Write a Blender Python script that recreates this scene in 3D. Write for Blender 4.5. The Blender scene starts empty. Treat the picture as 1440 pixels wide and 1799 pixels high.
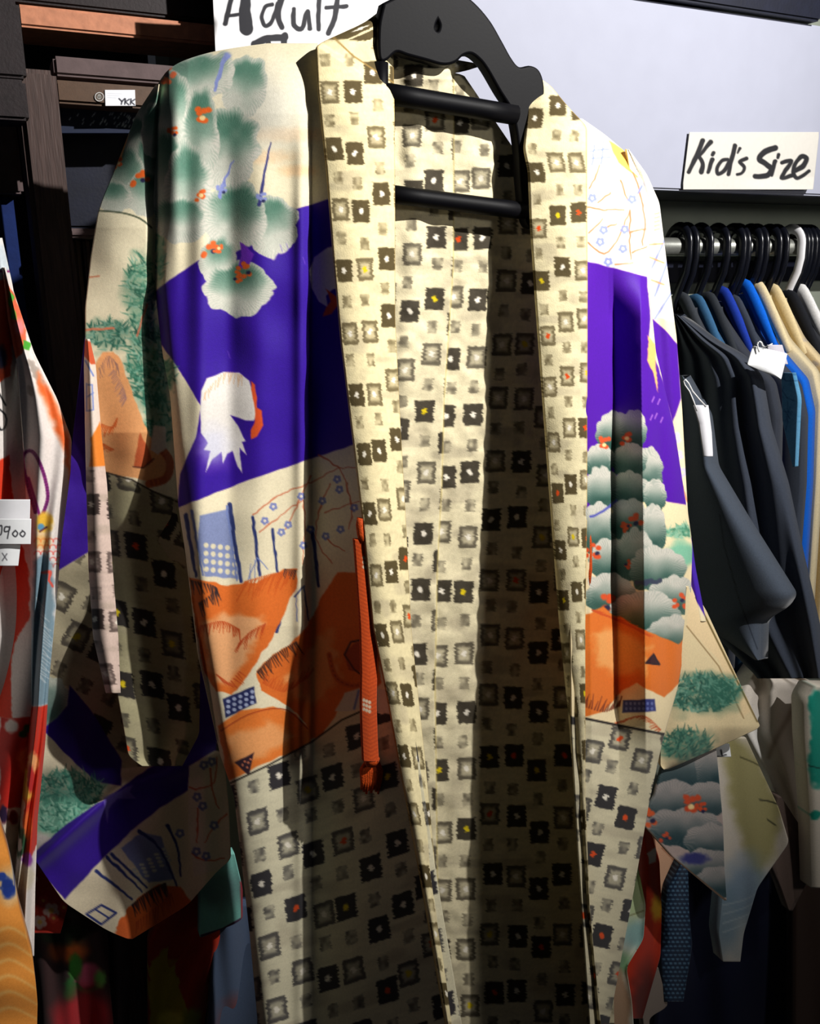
import bpy, math
import numpy as np
from mathutils import Vector

# ------------------------------------------------------------------ camera, world, light, exposure
scene = bpy.context.scene
COL = scene.collection
F, CX, CY = 1558.0, 720.0, 899.5
YAW, PITCH = math.radians(25.2), math.radians(16.2)
CAM = np.array([0.0, 0.0, 1.5])
sa, ca, sp, cp = math.sin(YAW), math.cos(YAW), math.sin(PITCH), math.cos(PITCH)
FWD = np.array([sa*cp, ca*cp, -sp]); RGT = np.array([ca, -sa, 0.0]); UP = np.array([sa*sp, ca*sp, cp])
cd = bpy.data.cameras.new('camera'); cam = bpy.data.objects.new('camera', cd); COL.objects.link(cam)
cd.sensor_fit = 'HORIZONTAL'; cd.sensor_width = 36.0; cd.lens = 36.0*F/1440.0; cd.clip_start = 0.02
cam.location = Vector(CAM); cam.rotation_euler = Vector(FWD).to_track_quat('-Z', 'Y').to_euler()
scene.camera = cam
w = bpy.data.worlds.new('world'); scene.world = w; w.use_nodes = True
w.node_tree.nodes['Background'].inputs[0].default_value = (0.80, 0.86, 1.0, 1)
w.node_tree.nodes['Background'].inputs[1].default_value = 0.017
vs = scene.view_settings
vs.view_transform = 'Standard'; vs.look = 'None'; vs.gamma = 1.0; vs.use_curve_mapping = False
vs.exposure = 0.0
LIGHT_POS = Vector((0.98, -0.22, 2.20)); LIGHT_AIM = Vector((0.58, 0.72, 1.80))
ld = bpy.data.lights.new('ceiling_spot', 'SPOT'); ld.energy = 150; ld.spot_size = math.radians(90); ld.spot_blend = 1.0
ld.color = (1.0, 0.97, 0.93); ld.shadow_soft_size = 0.012
lo = bpy.data.objects.new('ceiling_spot', ld); COL.objects.link(lo); lo.location = LIGHT_POS
lo.rotation_euler = (LIGHT_AIM-LIGHT_POS).to_track_quat('-Z', 'Y').to_euler()

lw = bpy.data.lights.new('fill_lamp', 'POINT'); lw.energy = 14; lw.color = (1.0, 0.95, 0.88); lw.shadow_soft_size = 0.10  # added fill light out of view, brightens the rack alcove and hooks
lwo = bpy.data.objects.new('fill_lamp', lw); COL.objects.link(lwo); lwo.location = (1.3, -0.75, 1.72)

# ------------------------------------------------------------------ geometry helpers
def ray(px, py):
    px = np.asarray(px, float); py = np.asarray(py, float)
    return FWD + RGT*((px-CX)/F)[..., None] - UP*((py-CY)/F)[..., None]
def on_y(px, py, y):                       # point of the plane Y = y seen there
    d = ray(px, py); return CAM + d*((np.asarray(y)-CAM[1])/d[..., 1])[..., None]
def on_x(px, py, x):
    d = ray(px, py); return CAM + d*((np.asarray(x)-CAM[0])/d[..., 0])[..., None]
def proj(p):
    v = np.asarray(p, float)-CAM; z = v@FWD
    return CX+F*(v@RGT)/z, CY-F*(v@UP)/z
def sstep(a, b, x):
    t = np.clip((x-a)/(b-a), 0, 1); return t*t*(3-2*t)
def hsh(i, j, k=0):
    v = np.sin(np.asarray(i)*127.1+np.asarray(j)*311.7+k*74.7)*43758.5453
    return v-np.floor(v)
def vn(x, y, s, k=0):                      # value noise 0..1
    x = x/s; y = y/s; i = np.floor(x); j = np.floor(y); f = x-i; g = y-j
    f = f*f*(3-2*f); g = g*g*(3-2*g)
    return (hsh(i, j, k)*(1-f)+hsh(i+1, j, k)*f)*(1-g)+(hsh(i, j+1, k)*(1-f)+hsh(i+1, j+1, k)*f)*g
def lin(c):
    c = np.clip(np.asarray(c, float)/255.0, 0, 1)
    return np.where(c <= .04045, c/12.92, ((c+.055)/1.055)**2.4)
def L4(c): return tuple(lin(c))+(1.0,)

# ------------------------------------------------------------------ materials (all node based)
def mat(name, col=None, rough=.7, grain=.12, gscale=300, bump=.1, bscale=900, spec=.3, sheen=0.0, stretch=None, metal=0.0, col2=None):
    m = bpy.data.materials.new(name); m.use_nodes = True; nt = m.node_tree; N = nt.nodes; b = N['Principled BSDF']
    b.inputs['Roughness'].default_value = rough; b.inputs['Specular IOR Level'].default_value = spec
    b.inputs['Metallic'].default_value = metal
    if sheen: b.inputs['Sheen Weight'].default_value = sheen
    tc = N.new('ShaderNodeTexCoord'); mp = N.new('ShaderNodeMapping'); nt.links.new(tc.outputs['Object'], mp.inputs[0])
    if stretch: mp.inputs['Scale'].default_value = stretch
    nz = N.new('ShaderNodeTexNoise'); nz.inputs['Scale'].default_value = gscale; nz.inputs['Detail'].default_value = 4
    nt.links.new(mp.outputs[0], nz.inputs[0])
    mr = N.new('ShaderNodeMapRange'); mr.inputs[1].default_value = .25; mr.inputs[2].default_value = .75
    mr.inputs[3].default_value = 1-grain; mr.inputs[4].default_value = 1+grain*.6
    nt.links.new(nz.outputs[0], mr.inputs[0])
    if col is None:
        src = N.new('ShaderNodeAttribute'); src.attribute_name = 'Col'; so = src.outputs[0]
    elif col2 is not None:
        mx0 = N.new('ShaderNodeMix'); mx0.data_type = 'RGBA'; nt.links.new(nz.outputs[0], mx0.inputs[0])
        mx0.inputs[6].default_value = L4(col); mx0.inputs[7].default_value = L4(col2); so = mx0.outputs[2]
    else:
        src = N.new('ShaderNodeRGB'); src.outputs[0].default_value = L4(col); so = src.outputs[0]
    mx = N.new('ShaderNodeMix'); mx.data_type = 'RGBA'; mx.blend_type = 'MULTIPLY'; mx.inputs[0].default_value = 1
    nt.links.new(so, mx.inputs[6]); nt.links.new(mr.outputs[0], mx.inputs[7]); nt.links.new(mx.outputs[2], b.inputs['Base Color'])
    nb = N.new('ShaderNodeTexNoise'); nb.inputs['Scale'].default_value = bscale; nt.links.new(mp.outputs[0], nb.inputs[0])
    bp = N.new('ShaderNodeBump'); bp.inputs['Strength'].default_value = bump; bp.inputs['Distance'].default_value = .001
    nt.links.new(nb.outputs[0], bp.inputs['Height']); nt.links.new(bp.outputs[0], b.inputs['Normal'])
    return m
M = {}
M['silk'] = mat('printed_silk', None, .62, .10, 500, .12, 1400, .25, .08)
M['cotton'] = mat('ikat_cotton', None, .85, .12, 260, .2, 900, .12, .0)
M['print'] = mat('printed_paper', None, .7, .03, 200, .03, 500, .3)
M['wool'] = mat('plain_weave', None, .9, .16, 600, .25, 1500, .12, .15)
M['black'] = mat('black_plastic', (3, 3, 7), .55, .1, 80, .03, 400, .12)
M['hook'] = mat('black_hook_plastic', (14, 16, 24), .25, .1, 80, .02, 400, .5)
M['white_hook'] = mat('white_hook_plastic', (236, 236, 240), .35, .03, 80, .02, 400, .4)
M['board'] = mat('white_board', (156, 159, 175), .6, .03, 30, .02, 300, .25)
M['wood'] = mat('dark_post_wood', (74, 58, 54), .6, .45, 25, .35, 60, .3, stretch=(14, 14, 1))
M['wood2'] = mat('brown_beam_wood', (190, 126, 94), .55, .25, 120, .1, 400, .3)
M['darkwood'] = mat('black_brown_wood', (34, 26, 28), .6, .3, 40, .2, 120, .3, stretch=(3, 3, 3))
M['greywood'] = mat('grey_plank', (92, 76, 76), .65, .2, 90, .1, 300, .3)
M['cab'] = mat('brown_cabinet_metal', (84, 62, 46), .45, .15, 200, .05, 600, .4)
M['navy'] = mat('dark_navy_panel', (14, 18, 36), .5, .3, 60, .1, 300, .3)
M['blue'] = mat('blue_cloth', (22, 40, 92), .8, .3, 60, .2, 300, .2)
M['wall'] = mat('grey_green_wall', (168, 176, 162), .8, .08, 20, .05, 200, .2)
M['dark'] = mat('dark_wall', (36, 32, 36), .8, .2, 20, .1, 200, .2)
M['floor'] = mat('dark_floor', (52, 46, 44), .6, .3, 15, .1, 100, .3)
M['steel'] = mat('brushed_rail', (150, 152, 146), .35, .15, 200, .05, 500, .5, metal=.6)
M['cord'] = mat('orange_braid', (196, 74, 22), .7, .35, 700, .6, 900, .2)
M['string'] = mat('white_string', (230, 230, 230), .6, .05, 200, .05, 400, .3)

# ------------------------------------------------------------------ object helpers
def tag(o, label=None, cat=None, group=None, kind=None):
    if label: o['label'] = label
    if cat: o['category'] = cat
    if group: o['group'] = group
    if kind: o['kind'] = kind
    return o
def empty(name, loc, label, cat, group=None):
    o = bpy.data.objects.new(name, None); COL.objects.link(o); o.location = Vector(loc); o.empty_display_size = .05
    return tag(o, label, cat, group)
def link(name, me, m, parent=None):
    if m: me.materials.append(m)
    o = bpy.data.objects.new(name, me); COL.objects.link(o)
    if parent is not None:
        p = parent; off = Vector((0, 0, 0))
        while p is not None: off += p.location; p = p.parent
        o.parent = parent; o.matrix_parent_inverse.identity(); o.location = -off
    return o
def mesh_np(name, V, Q, C=None, smooth=True):
    me = bpy.data.meshes.new(name); V = np.asarray(V, np.float32); Q = np.asarray(Q, np.int32)
    me.vertices.add(len(V)); me.vertices.foreach_set('co', V.ravel())
    me.loops.add(Q.size); me.loops.foreach_set('vertex_index', Q.ravel())
    me.polygons.add(len(Q)); me.polygons.foreach_set('loop_start', np.arange(0, Q.size, 4, dtype=np.int32))
    me.polygons.foreach_set('use_smooth', np.full(len(Q), smooth, bool))
    me.update(calc_edges=True); me.validate()
    if C is not None:
        a = me.color_attributes.new('Col', 'FLOAT_COLOR', 'POINT')
        a.data.foreach_set('color', np.concatenate([C, np.ones((len(C), 1))], 1).astype(np.float32).ravel())
    return me
def poly_mesh(name, V, Fs, smooth=False):
    me = bpy.data.meshes.new(name); me.from_pydata([tuple(map(float, v)) for v in V], [], Fs); me.update()
    if smooth: me.polygons.foreach_set('use_smooth', [True]*len(me.polygons))
    return me
def box(name, m, x0, x1, y0, y1, z0, z1, parent=None, bev=.0025):
    import bmesh
    bm = bmesh.new(); bmesh.ops.create_cube(bm, size=1)
    for v in bm.verts:
        v.co = Vector(((x0+x1)/2+v.co.x*(x1-x0), (y0+y1)/2+v.co.y*(y1-y0), (z0+z1)/2+v.co.z*(z1-z0)))
    if bev: bmesh.ops.bevel(bm, geom=bm.edges[:], offset=bev, segments=2, affect='EDGES')
    me = bpy.data.meshes.new(name); bm.to_mesh(me); bm.free(); return link(name, me, m, parent)
def tube(name, m, pts, r, parent=None, seg=10, flat=None, closed=False):
    """tube along pts; r scalar or list; flat = (rx factor along X axis) squeezes"""
    P_ = [Vector(p) for p in pts]; n = len(P_); R_ = r if hasattr(r, '__len__') else [r]*n
    V, Q = [], []
    up = Vector((1, 0, 0))
    for i, p in enumerate(P_):
        t = (P_[min(i+1, n-1)]-P_[max(i-1, 0)]).normalized()
        a = up-t*up.dot(t)
        a = a.normalized() if a.length > 1e-4 else Vector((0, 1, 0))
        b = t.cross(a)
        fa = flat if flat else 1.0
        for k in range(seg):
            th = 2*math.pi*k/seg; V.append(p+a*(math.cos(th)*R_[i]*fa)+b*(math.sin(th)*R_[i]))
    for i in range(n-1):
        for k in range(seg):
            Q.append((i*seg+k, i*seg+(k+1) % seg, (i+1)*seg+(k+1) % seg, (i+1)*seg+k))
    Q.append(tuple(range(seg))[::-1]); Q.append(tuple(range((n-1)*seg, n*seg)))
    return link(name, poly_mesh(name, V, Q, True), m, parent)
def spline(pts, n=40):
    pts = np.asarray(pts, float); k = len(pts); out = []
    for q in np.linspace(0, k-1, n):
        i = min(int(q), k-2); t = q-i
        p0, p1, p2, p3 = pts[max(i-1, 0)], pts[i], pts[i+1], pts[min(i+2, k-1)]
        out.append(.5*((2*p1)+(-p0+p2)*t+(2*p0-5*p1+4*p2-p3)*t*t+(-p0+3*p1-3*p2+p3)*t**3))
    return np.array(out)

# ------------------------------------------------------------------ cloth print: dye colours laid out on the cloth
class Dye:
    def __init__(s, x, y, u, base):
        s.x, s.y, s.u = x, y, u; s.c = np.empty(x.shape+(3,)); s.c[:] = base; s.ry = y[:, 0]
    def rows(s, y0, y1):
        a = np.searchsorted(s.ry, y0); b = np.searchsorted(s.ry, y1); return slice(max(a-1, 0), b+1)
    def mix(s, sl, m, col):
        col = np.asarray(col, float); s.c[sl] = s.c[sl]*(1-m[..., None])+col*m[..., None]
    def poly(s, pts, col, wob=2.0, ws=14, soft=1.5, op=1.0, seed=0):
        pts = np.asarray(pts, float); sl = s.rows(pts[:, 1].min()-8-wob, pts[:, 1].max()+8+wob)
        x, y = s.x[sl], s.y[sl]
        if x.size == 0: return
        if wob:
            x2 = x+wob*2*(vn(x, y, ws, seed)-.5)+wob*.6*(vn(x, y, ws*.3, seed+9)-.5); y2 = y+wob*2*(vn(x, y, ws, seed+3)-.5)
        else: x2, y2 = x, y
        ins = np.zeros(x.shape, bool); dist = np.full(x.shape, 1e9)
        for (x0, y0), (x1, y1) in zip(pts, np.roll(pts, -1, 0)):
            if y0 != y1:
                cr = ((y0 > y2) != (y1 > y2)) & (x2 < (x1-x0)*(y2-y0)/(y1-y0)+x0); ins ^= cr
            ex, ey = x1-x0, y1-y0; l2 = ex*ex+ey*ey+1e-9
            t = np.clip(((x2-x0)*ex+(y2-y0)*ey)/l2, 0, 1)
            dist = np.minimum(dist, (x2-x0-t*ex)**2+(y2-y0-t*ey)**2)
        sd = np.where(ins, 1, -1)*np.sqrt(dist)
        s.mix(sl, sstep(-soft, soft, sd)*op, col)
    def stroke(s, pts, w, col, w2=None, op=1.0, dash=None, jit=0, soft=1.2):
        pts = np.asarray(pts, float); w2 = w if w2 is None else w2; W = max(w, w2)+3+jit
        sl = s.rows(pts[:, 1].min()-W, pts[:, 1].max()+W); x, y = s.x[sl], s.y[sl]
        if x.size == 0: return
        if jit:
            x = x+jit*2*(vn(x, y, 9, 4)-.5); y = y+jit*2*(vn(x, y, 9, 5)-.5)
        best = np.full(x.shape, -1e9); n = len(pts)-1; acc = 0
        for i in range(n):
            x0, y0 = pts[i]; x1, y1 = pts[i+1]; ex, ey = x1-x0, y1-y0; l2 = ex*ex+ey*ey+1e-9
            t = np.clip(((x-x0)*ex+(y-y0)*ey)/l2, 0, 1)
            ww = (w+(w2-w)*(i+t)/n)*.5
            d = ww-np.sqrt((x-x0-t*ex)**2+(y-y0-t*ey)**2)
            if dash: d = np.where(((acc+t*math.sqrt(l2)) % dash) < dash*.55, d, d-W)
            best = np.maximum(best, d); acc += math.sqrt(l2)
        s.mix(sl, sstep(-soft, soft, best)*op, col)
    def blob(s, cx, cy, rx, ry, col, soft=.35, op=1.0, wob=.15, seed=0):
        sl = s.rows(cy-ry*1.5, cy+ry*1.5); x, y = s.x[sl], s.y[sl]
        if x.size == 0: return
        r = np.sqrt(((x-cx)/rx)**2+((y-cy)/ry)**2)+wob*2*(vn(x, y, max(5, min(rx, ry)*.5), seed)-.5)
        s.mix(sl, (1-sstep(1-soft, 1+soft, r))*op, col)
    def pine(s, cx, cy, rx, ry, rot=0, edge=(222, 221, 212), green=(84, 148, 122), lobes=7, seed=0, deep=1.0, vert=0.0):
        R = max(rx, ry)*1.15; sl = s.rows(cy-R, cy+R); x, y = s.x[sl], s.y[sl]
        if x.size == 0: return
        c, q = math.cos(math.radians(rot)), math.sin(math.radians(rot)); dx, dy = x-cx, y-cy
        a = (dx*c+dy*q)/rx; b = (-dx*q+dy*c)/ry; r = np.hypot(a, b); th = np.arctan2(b, a)
        lim = 1-.08*(1-np.abs(np.sin(th*lobes*.5+seed)))+.22*(vn(x, y, 22, seed)-.5)+.05*(vn(x, y, 6, seed)-.5)
        m = sstep(-.03, .03, lim-r)
        g = np.clip(sstep(1.0, .45, r/lim)*.75+.55*sstep(-.3, .9, b)-.12, 0, 1)
        bb = sstep(-.75, .7, b) if vert >= 0 else sstep(.45, -.65, b+.35*r*r-.1)*(1-.75*sstep(.72, .98, r/lim))
        g = g*(1-abs(vert))+abs(vert)*np.clip(bb+.25*(vn(x, y, 18, seed+4)-.5), 0, 1)
        st = .5+.5*np.sin(th*58+7*vn(x, y, 9, seed+2)); g = np.clip(g*deep+(st-.5)*.22*sstep(.45, .8, r), 0, 1)
        col = np.asarray(edge, float)*(1-g[..., None])+np.asarray(green, float)*g[..., None]
        s.c[sl] = s.c[sl]*(1-m[..., None])+col*m[..., None]
    def needles(s, cx, cy, rx, ry, n, cols, ln=14, seed=0, w=3.8):
        rg = np.random.default_rng(seed); s.blob(cx, cy, rx, ry, cols[0], .5, .55, .35, seed)
        for _ in range(n):
            a = rg.uniform(0, 6.283); r = math.sqrt(rg.uniform(0, 1)); x = cx+rx*r*math.cos(a); y = cy+ry*r*math.sin(a)
            t = rg.uniform(0, 6.283); l = ln*rg.uniform(.6, 1.2)
            s.stroke([(x, y), (x+l*math.cos(t), y-abs(l*math.sin(t)))], w, cols[rg.integers(len(cols))], .8, op=.85)
    def twig(s, cx, cy, r, seed=0, col=(228, 96, 28), dark=(30, 30, 66)):
        rg = np.random.default_rng(seed)
        for k in range(7):
            s.blob(cx+rg.uniform(-r, r), cy+rg.uniform(-r, r), r*.38, r*.34, col, seed=k+seed)
        s.blob(cx+rg.uniform(-r, r)*.6, cy+rg.uniform(-r, r)*.6, r*.34, r*.3, dark if rg.uniform() < .55 else (248, 214, 150), seed=seed)
    def flower(s, cx, cy, r, col=(112, 124, 190), mid=None):
        for k in range(5):
            a = k*1.2566+.4; s.blob(cx+r*.62*math.cos(a), cy+r*.62*math.sin(a), r*.45, r*.45, col, .3, .85, 0)
        s.blob(cx, cy, r*.34, r*.34, mid if mid is not None else (232, 222, 205), .3, 1, 0)
    def hatch(s, pts, n, ln, ang, col, w=2.4, seed=0):      # short parallel brush marks along a line
        P_ = spline(pts, n); rg = np.random.default_rng(seed)
        for p in P_:
            a = math.radians(ang+rg.uniform(-14, 14)); l = ln*rg.uniform(.6, 1.2)
            s.stroke([p, (p[0]+l*math.cos(a), p[1]+l*math.sin(a))], w, col, .9, op=.9)
    def ikat(s, X, Y, m=None, sc=1.0, seed=0, base=(236, 221, 172), dark=(66, 56, 42), sl=None):
        """woven squares; X, Y cloth coordinates in the same units as the squares"""
        a, b = 43*sc, 52*sc
        out = np.empty(X.shape+(3,)); out[:] = base
        st = vn(X*.25, Y, 5, seed+1); out *= (1-.05*st)[..., None]
        wisp = sstep(.60, .9, vn(X*.6, Y*1.3, 26*sc, seed+40))*.30
        out = out*(1-wisp[..., None])+np.asarray((150, 138, 118.))*wisp[..., None]
        i = np.floor(X/a); yo = Y+np.floor(hsh(i, 3, seed)*8)*b*.5+((i % 2)*b)
        j = np.floor(yo/b); q = j % 4; h = hsh(i, j, seed+2)
        tp = np.where(q == 0, np.where(h < .85, 0, 1), np.where(q == 2, np.where(h < .75, 1, 0), 2))
        jx = (hsh(i, j, seed+5)-.5)*9*sc; jy = (hsh(i, j, seed+6)-.5)*12*sc
        dx = X-(i+.5)*a-jx; dy = yo-(j+.5)*b-jy
        fr = (hsh(np.floor(Y/2.2), i, seed+7)-.5)*6*sc
        half = np.where(tp == 2, 8.5*sc, 16.5*sc); hy = np.where(tp == 2, 11*sc, 19.5*sc)
        ex = np.abs(dx)+fr*.7; ey = np.abs(dy)+(vn(X, Y, 6, seed)-.5)*2.5
        inside = sstep(-1.6, 1.6, half-ex)*sstep(-1.2, 1.2, hy-ey)
        hole = sstep(.80, .42, np.maximum(ex/half, ey/hy))
        dens = np.where(tp == 0, .96, np.where(tp == 1, .74-.52*hole, (.60*vn(X, Y, 7, seed+8)+.12)))
        out = out*(1-(inside*dens)[..., None])+np.asarray(dark, float)*(inside*dens)[..., None]
        cm = sstep(1.5*sc, -1.5*sc, np.hypot(dx+fr*.7, dy*.8)-4.4*sc)*(tp < 2)
        h3 = hsh(i, j, seed+11)[..., None]
        cc = np.where(h3 < .15, (226, 78, 28), np.where(h3 < .26, (222, 196, 30), (240, 232, 214)))
        out = out*(1-cm[..., None])+cc*cm[..., None]
        if m is None: s.c[...] = out
        else: s.c = s.c*(1-m[..., None])+out*m[..., None]
    def region(s, pts, wob=0):                     # mask of a polygon over the whole sheet
        keep = s.c; s.c = np.zeros(s.x.shape+(3,)); s.poly(pts, (1, 1, 1), wob); m = s.c[..., 0]; s.c = keep; return m

def chain(pts, ys, sm=9):
    p = sorted(pts, key=lambda q: q[1]); v = np.interp(ys, [q[1] for q in p], [q[0] for q in p])
    if sm > 1 and len(v) > sm*2:
        k = np.pad(v, sm, mode='reflect', reflect_type='odd'); v = np.convolve(k, np.ones(2*sm+1)/(2*sm+1), 'valid')
    return v
def sheet(name, m, left, right, place, paint, step=2.0, base=(238, 226, 192), parent=None, rim=.002, sm=9, back=False, xstep=None):
    """A cloth or paper panel between a left and a right outline; place(x, y, u) gives world points."""
    y0 = min(left[0][1], right[0][1]); y1 = max(left[-1][1], right[-1][1])
    ny = max(int((y1-y0)/step), 3)+1; ys = np.linspace(y0, y1, ny)
    s2 = int(sm/step*2) if sm else 0
    Lx, Rx = chain(left, ys, s2), chain(right, ys, s2); Rx = np.maximum(Rx, Lx+.5)
    nx = max(int((Rx-Lx).max()/(xstep or step)), 3)+1; u = np.linspace(0, 1, nx)
    X = Lx[:, None]+(Rx-Lx)[:, None]*u[None]; Y = np.repeat(ys[:, None], nx, 1); U = np.repeat(u[None], ny, 0)
    d = Dye(X, Y, U, base); d.L = Lx[:, None]; d.R = Rx[:, None]
    if paint: paint(d)
    W = place(X, Y, U)
    V = W.reshape(-1, 3); idx = np.arange(ny*nx).reshape(ny, nx)
    Q = np.stack([idx[:-1, :-1], idx[1:, :-1], idx[1:, 1:], idx[:-1, 1:]], -1).reshape(-1, 4)
    C = lin(np.clip(d.c, 0, 255)).reshape(-1, 3)
    if rim:
        loop = np.concatenate([idx[0, :], idx[1:, -1], idx[-1, -2::-1], idx[-2:0:-1, 0]])
        nrm = place.away
        k = len(V); V = np.concatenate([V, V[loop]+nrm*rim]); C = np.concatenate([C, C[loop]*.9])
        n = len(loop); a = np.arange(n); b = (a+1) % n
        Q = np.concatenate([Q, np.stack([loop[a], loop[b], k+b, k+a], -1)])
        if back:
            pos = {int(v): k+i for i, v in enumerate(loop)}
            li = [pos[int(v)] for v in idx[:, 0]]; ri = [pos[int(v)] for v in idx[:, -1]]
            Q = np.concatenate([Q, [(li[i], ri[i], ri[i+1], li[i+1]) for i in range(ny-1)]])
    return link(name, mesh_np(name, V, Q, C), m, parent)
class PlaceY:                                       # hangs facing out of the wall; dep = distance in front of plane
    away = np.array([0, 1.0, 0])
    def __init__(s, y, dep=0.0): s.y, s.dep = y, dep
    def __call__(s, x, y, u):
        d = s.dep(x, y, u) if callable(s.dep) else s.dep; return on_y(x, y, s.y-d)
class PlaceX:                                       # hangs side on
    away = np.array([1.0, 0, 0])
    def __init__(s, x, dep=0.0): s.x, s.dep = x, dep
    def __call__(s, x, y, u):
        d = s.dep(x, y, u) if callable(s.dep) else s.dep; return on_x(x, y, s.x-d)
def fold(x, x0, wd, amp): return amp*np.exp(-((x-x0)/wd)**2)
def ip(y, ys, vs_): return np.interp(y, ys, vs_)

# ------------------------------------------------------------------ the setting
def X_at(px, py, y): return float(on_y(np.array(px), np.array(py), y)[0])
def Z_at(px, py, y): return float(on_y(np.array(px), np.array(py), y)[2])
YB = .93
zb0, zb1 = Z_at(1150, 333, YB), Z_at(1150, 2, YB)
xb0 = X_at(400, 40, YB)
tag(box('floor', M['floor'], -1.2, 3.2, -1.0, 1.6, -.05, 0, bev=0), kind='structure')
tag(box('wall_back', M['wall'], xb0-.02, 3.2, 1.12, 1.2, 0, 2.6, bev=0), kind='structure')
tag(box('wall_left', M['dark'], -1.2, xb0-.02, 1.25, 1.4, 0, 2.6, bev=0), kind='structure')
tag(box('trim_1', M['board'], xb0, 3.0, YB, YB+.02, zb0, zb1), kind='structure')
tag(box('trim_2', M['navy'], xb0, 3.0, YB+.02, 1.12, zb0, zb0+.02), kind='structure')
tag(box('trim_3', M['navy'], xb0, X_at(1433, 20, YB), YB-.01, YB+.1, zb1+.002, zb1+.2), kind='structure')

# left: shelving of dark wood
def px_box(name, m, px0, px1, ytop, ybot, pxref, y, th, label, cat):
    x0, x1 = X_at(px0, (ytop+ybot)/2, y), X_at(px1, (ytop+ybot)/2, y)
    return tag(box(name, m, x0, x1, y, y+th, Z_at(pxref, ybot, y), Z_at(pxref, ytop, y)), label, cat)
px_box('ceiling_beam', M['darkwood'], -500, 378, -60, 20, 200, 1.0, .10, 'black-brown beam along the top left edge above the lit brown beam', 'beam')
px_box('wooden_beam', M['wood2'], 33, 385, 24, 62, 200, .985, .08, 'lit brown wooden beam running into the adult size sign', 'beam')
px_box('wooden_plank', M['greywood'], 95, 420, 106, 140, 200, .89, .05, 'grey-brown plank above the brown strip with the small white sticker', 'plank')
px_box('cabinet_top_rail', M['cab'], 98, 420, 147, 187, 200, .87, .08, 'brown metal cabinet rail carrying a round badge and white sticker', 'cabinet')
px_box('navy_cabinet', M['navy'], 104, 430, 226, 402, 200, .95, .04, 'dark navy cabinet front below the sparkling strip', 'cabinet')
px_box('shelf_board', M['greywood'], 122, 420, 402, 418, 200, .93, .2, 'narrow grey shelf edge below the navy cabinet front', 'shelf')
pst = X_at(36, 200, .86), X_at(106, 200, .86)
tag(box('wooden_post', M['wood'], pst[0], pst[1], .86, .93, 0, Z_at(60, 120, .86), bev=.004), 'upright dark weathered wooden post left of the haori', 'post')
px_box('post_bracket', M['darkwood'], -60, 48, 138, 210, 20, .84, .05, 'black wooden block at the left edge beside the post', 'bracket')
px_box('grey_crossbar', M['greywood'], -500, 35, 212, 340, 20, .97, .05, 'grey wooden crossbar at the left edge below the black block', 'plank')
px_box('blue_cloth_panel', M['blue'], -500, 44, 346, 700, 20, .99, .03, 'deep blue cloth panel between the left edge and the post', 'cloth')
px_box('upper_shelf_side', M['darkwood'], -500, 40, 0, 136, 20, .85, .05, 'scratched dark brown board in the top left corner', 'board')
cr = empty('ribbed_crate', (X_at(150, 500, 1.03), 1.03, Z_at(150, 640, 1.03)), 'brown ribbed crate under the grey shelf edge beside the post', 'crate')
for k in range(5):
    a = 128+k*17; box('slat', M['cab'], X_at(a, 420, 1.03), X_at(a+12, 420, 1.03), 1.03, 1.045, Z_at(150, 640, 1.03), Z_at(150, 419, 1.03), cr)
box('body', M['darkwood'], X_at(124, 420, 1.05), X_at(222, 420, 1.05), 1.05, 1.15, Z_at(150, 640, 1.05), Z_at(150, 418, 1.05), cr)
def p_spark(d):
    rg = np.random.default_rng(4)
    for _ in range(90):
        x = 110+rg.uniform(0, 140); y = 196+rg.uniform(0, 22)+(x-110)*.05
        if rg.uniform() < (x-90)/150: d.stroke([(x, y), (x+2.5, y-4)], 1.6, (190, 205, 215), .8)
s = sheet('glitter_strip', M['print'], [(104, 190), (106, 222)], [(260, 190), (260, 234)], PlaceY(.90), p_spark, 1.0, (20, 30, 54), rim=.01, sm=0, back=True)
tag(s, 'dark navy strip with white glitter specks under the cabinet rail', 'strip')
def p_ykk(d):
    for (a, b_) in (((0, 0), (5, 6)), ((10, 0), (5, 6)), ((5, 6), (4, 12))): d.stroke([(209+a[0], 173.5+a[1]*.8), (209+b_[0], 173.5+b_[1]*.8)], 2.2, (30, 30, 40))
    for o in (219, 229):
        d.stroke([(o+1, 174), (o, 183)], 2.2, (30, 30, 40)); d.stroke([(o+8, 174.5), (o+1, 179), (o+7, 184)], 2.0, (30, 30, 40))
    for k in range(3): d.stroke([(188, 164+k*3.6), (214-k*5, 165+k*3.6)], .9, (205, 208, 216))
s = sheet('white_sticker', M['print'], [(184, 158), (185, 183)], [(237, 161), (238, 186)], PlaceY(.869), p_ykk, .8, (238, 240, 246), rim=.0008, sm=0)
tag(s, 'white rectangular sticker with bold black capitals on the brown cabinet rail', 'sticker')
def p_badge(d):
    sl = d.rows(0, 2000); r = np.hypot(d.x-174.5, d.y-170)
    d.mix(sl, sstep(1.2, .2, np.abs(r-7.4)), (206, 206, 206)); d.mix(sl, sstep(4.8, 4.0, r), (170, 170, 165))
    d.stroke([(171.5, 168), (172.5, 172)], 1.1, (40, 34, 30)); d.stroke([(174.5, 168), (174.5, 172)], 1.1, (40, 34, 30)); d.stroke([(177.5, 168), (177, 172)], 1.1, (40, 34, 30))
th = np.linspace(0, math.pi, 14)
s = sheet('round_badge', M['print'], [(174.5-8.8*math.sin(t), 170-8.8*math.cos(t)) for t in th], [(174.5+8.8*math.sin(t), 170-8.8*math.cos(t)) for t in th], PlaceY(.869), p_badge, .7, (70, 54, 42), rim=.0008, sm=0)
tag(s, 'small round grey badge left of the white sticker on the cabinet rail', 'badge')

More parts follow.
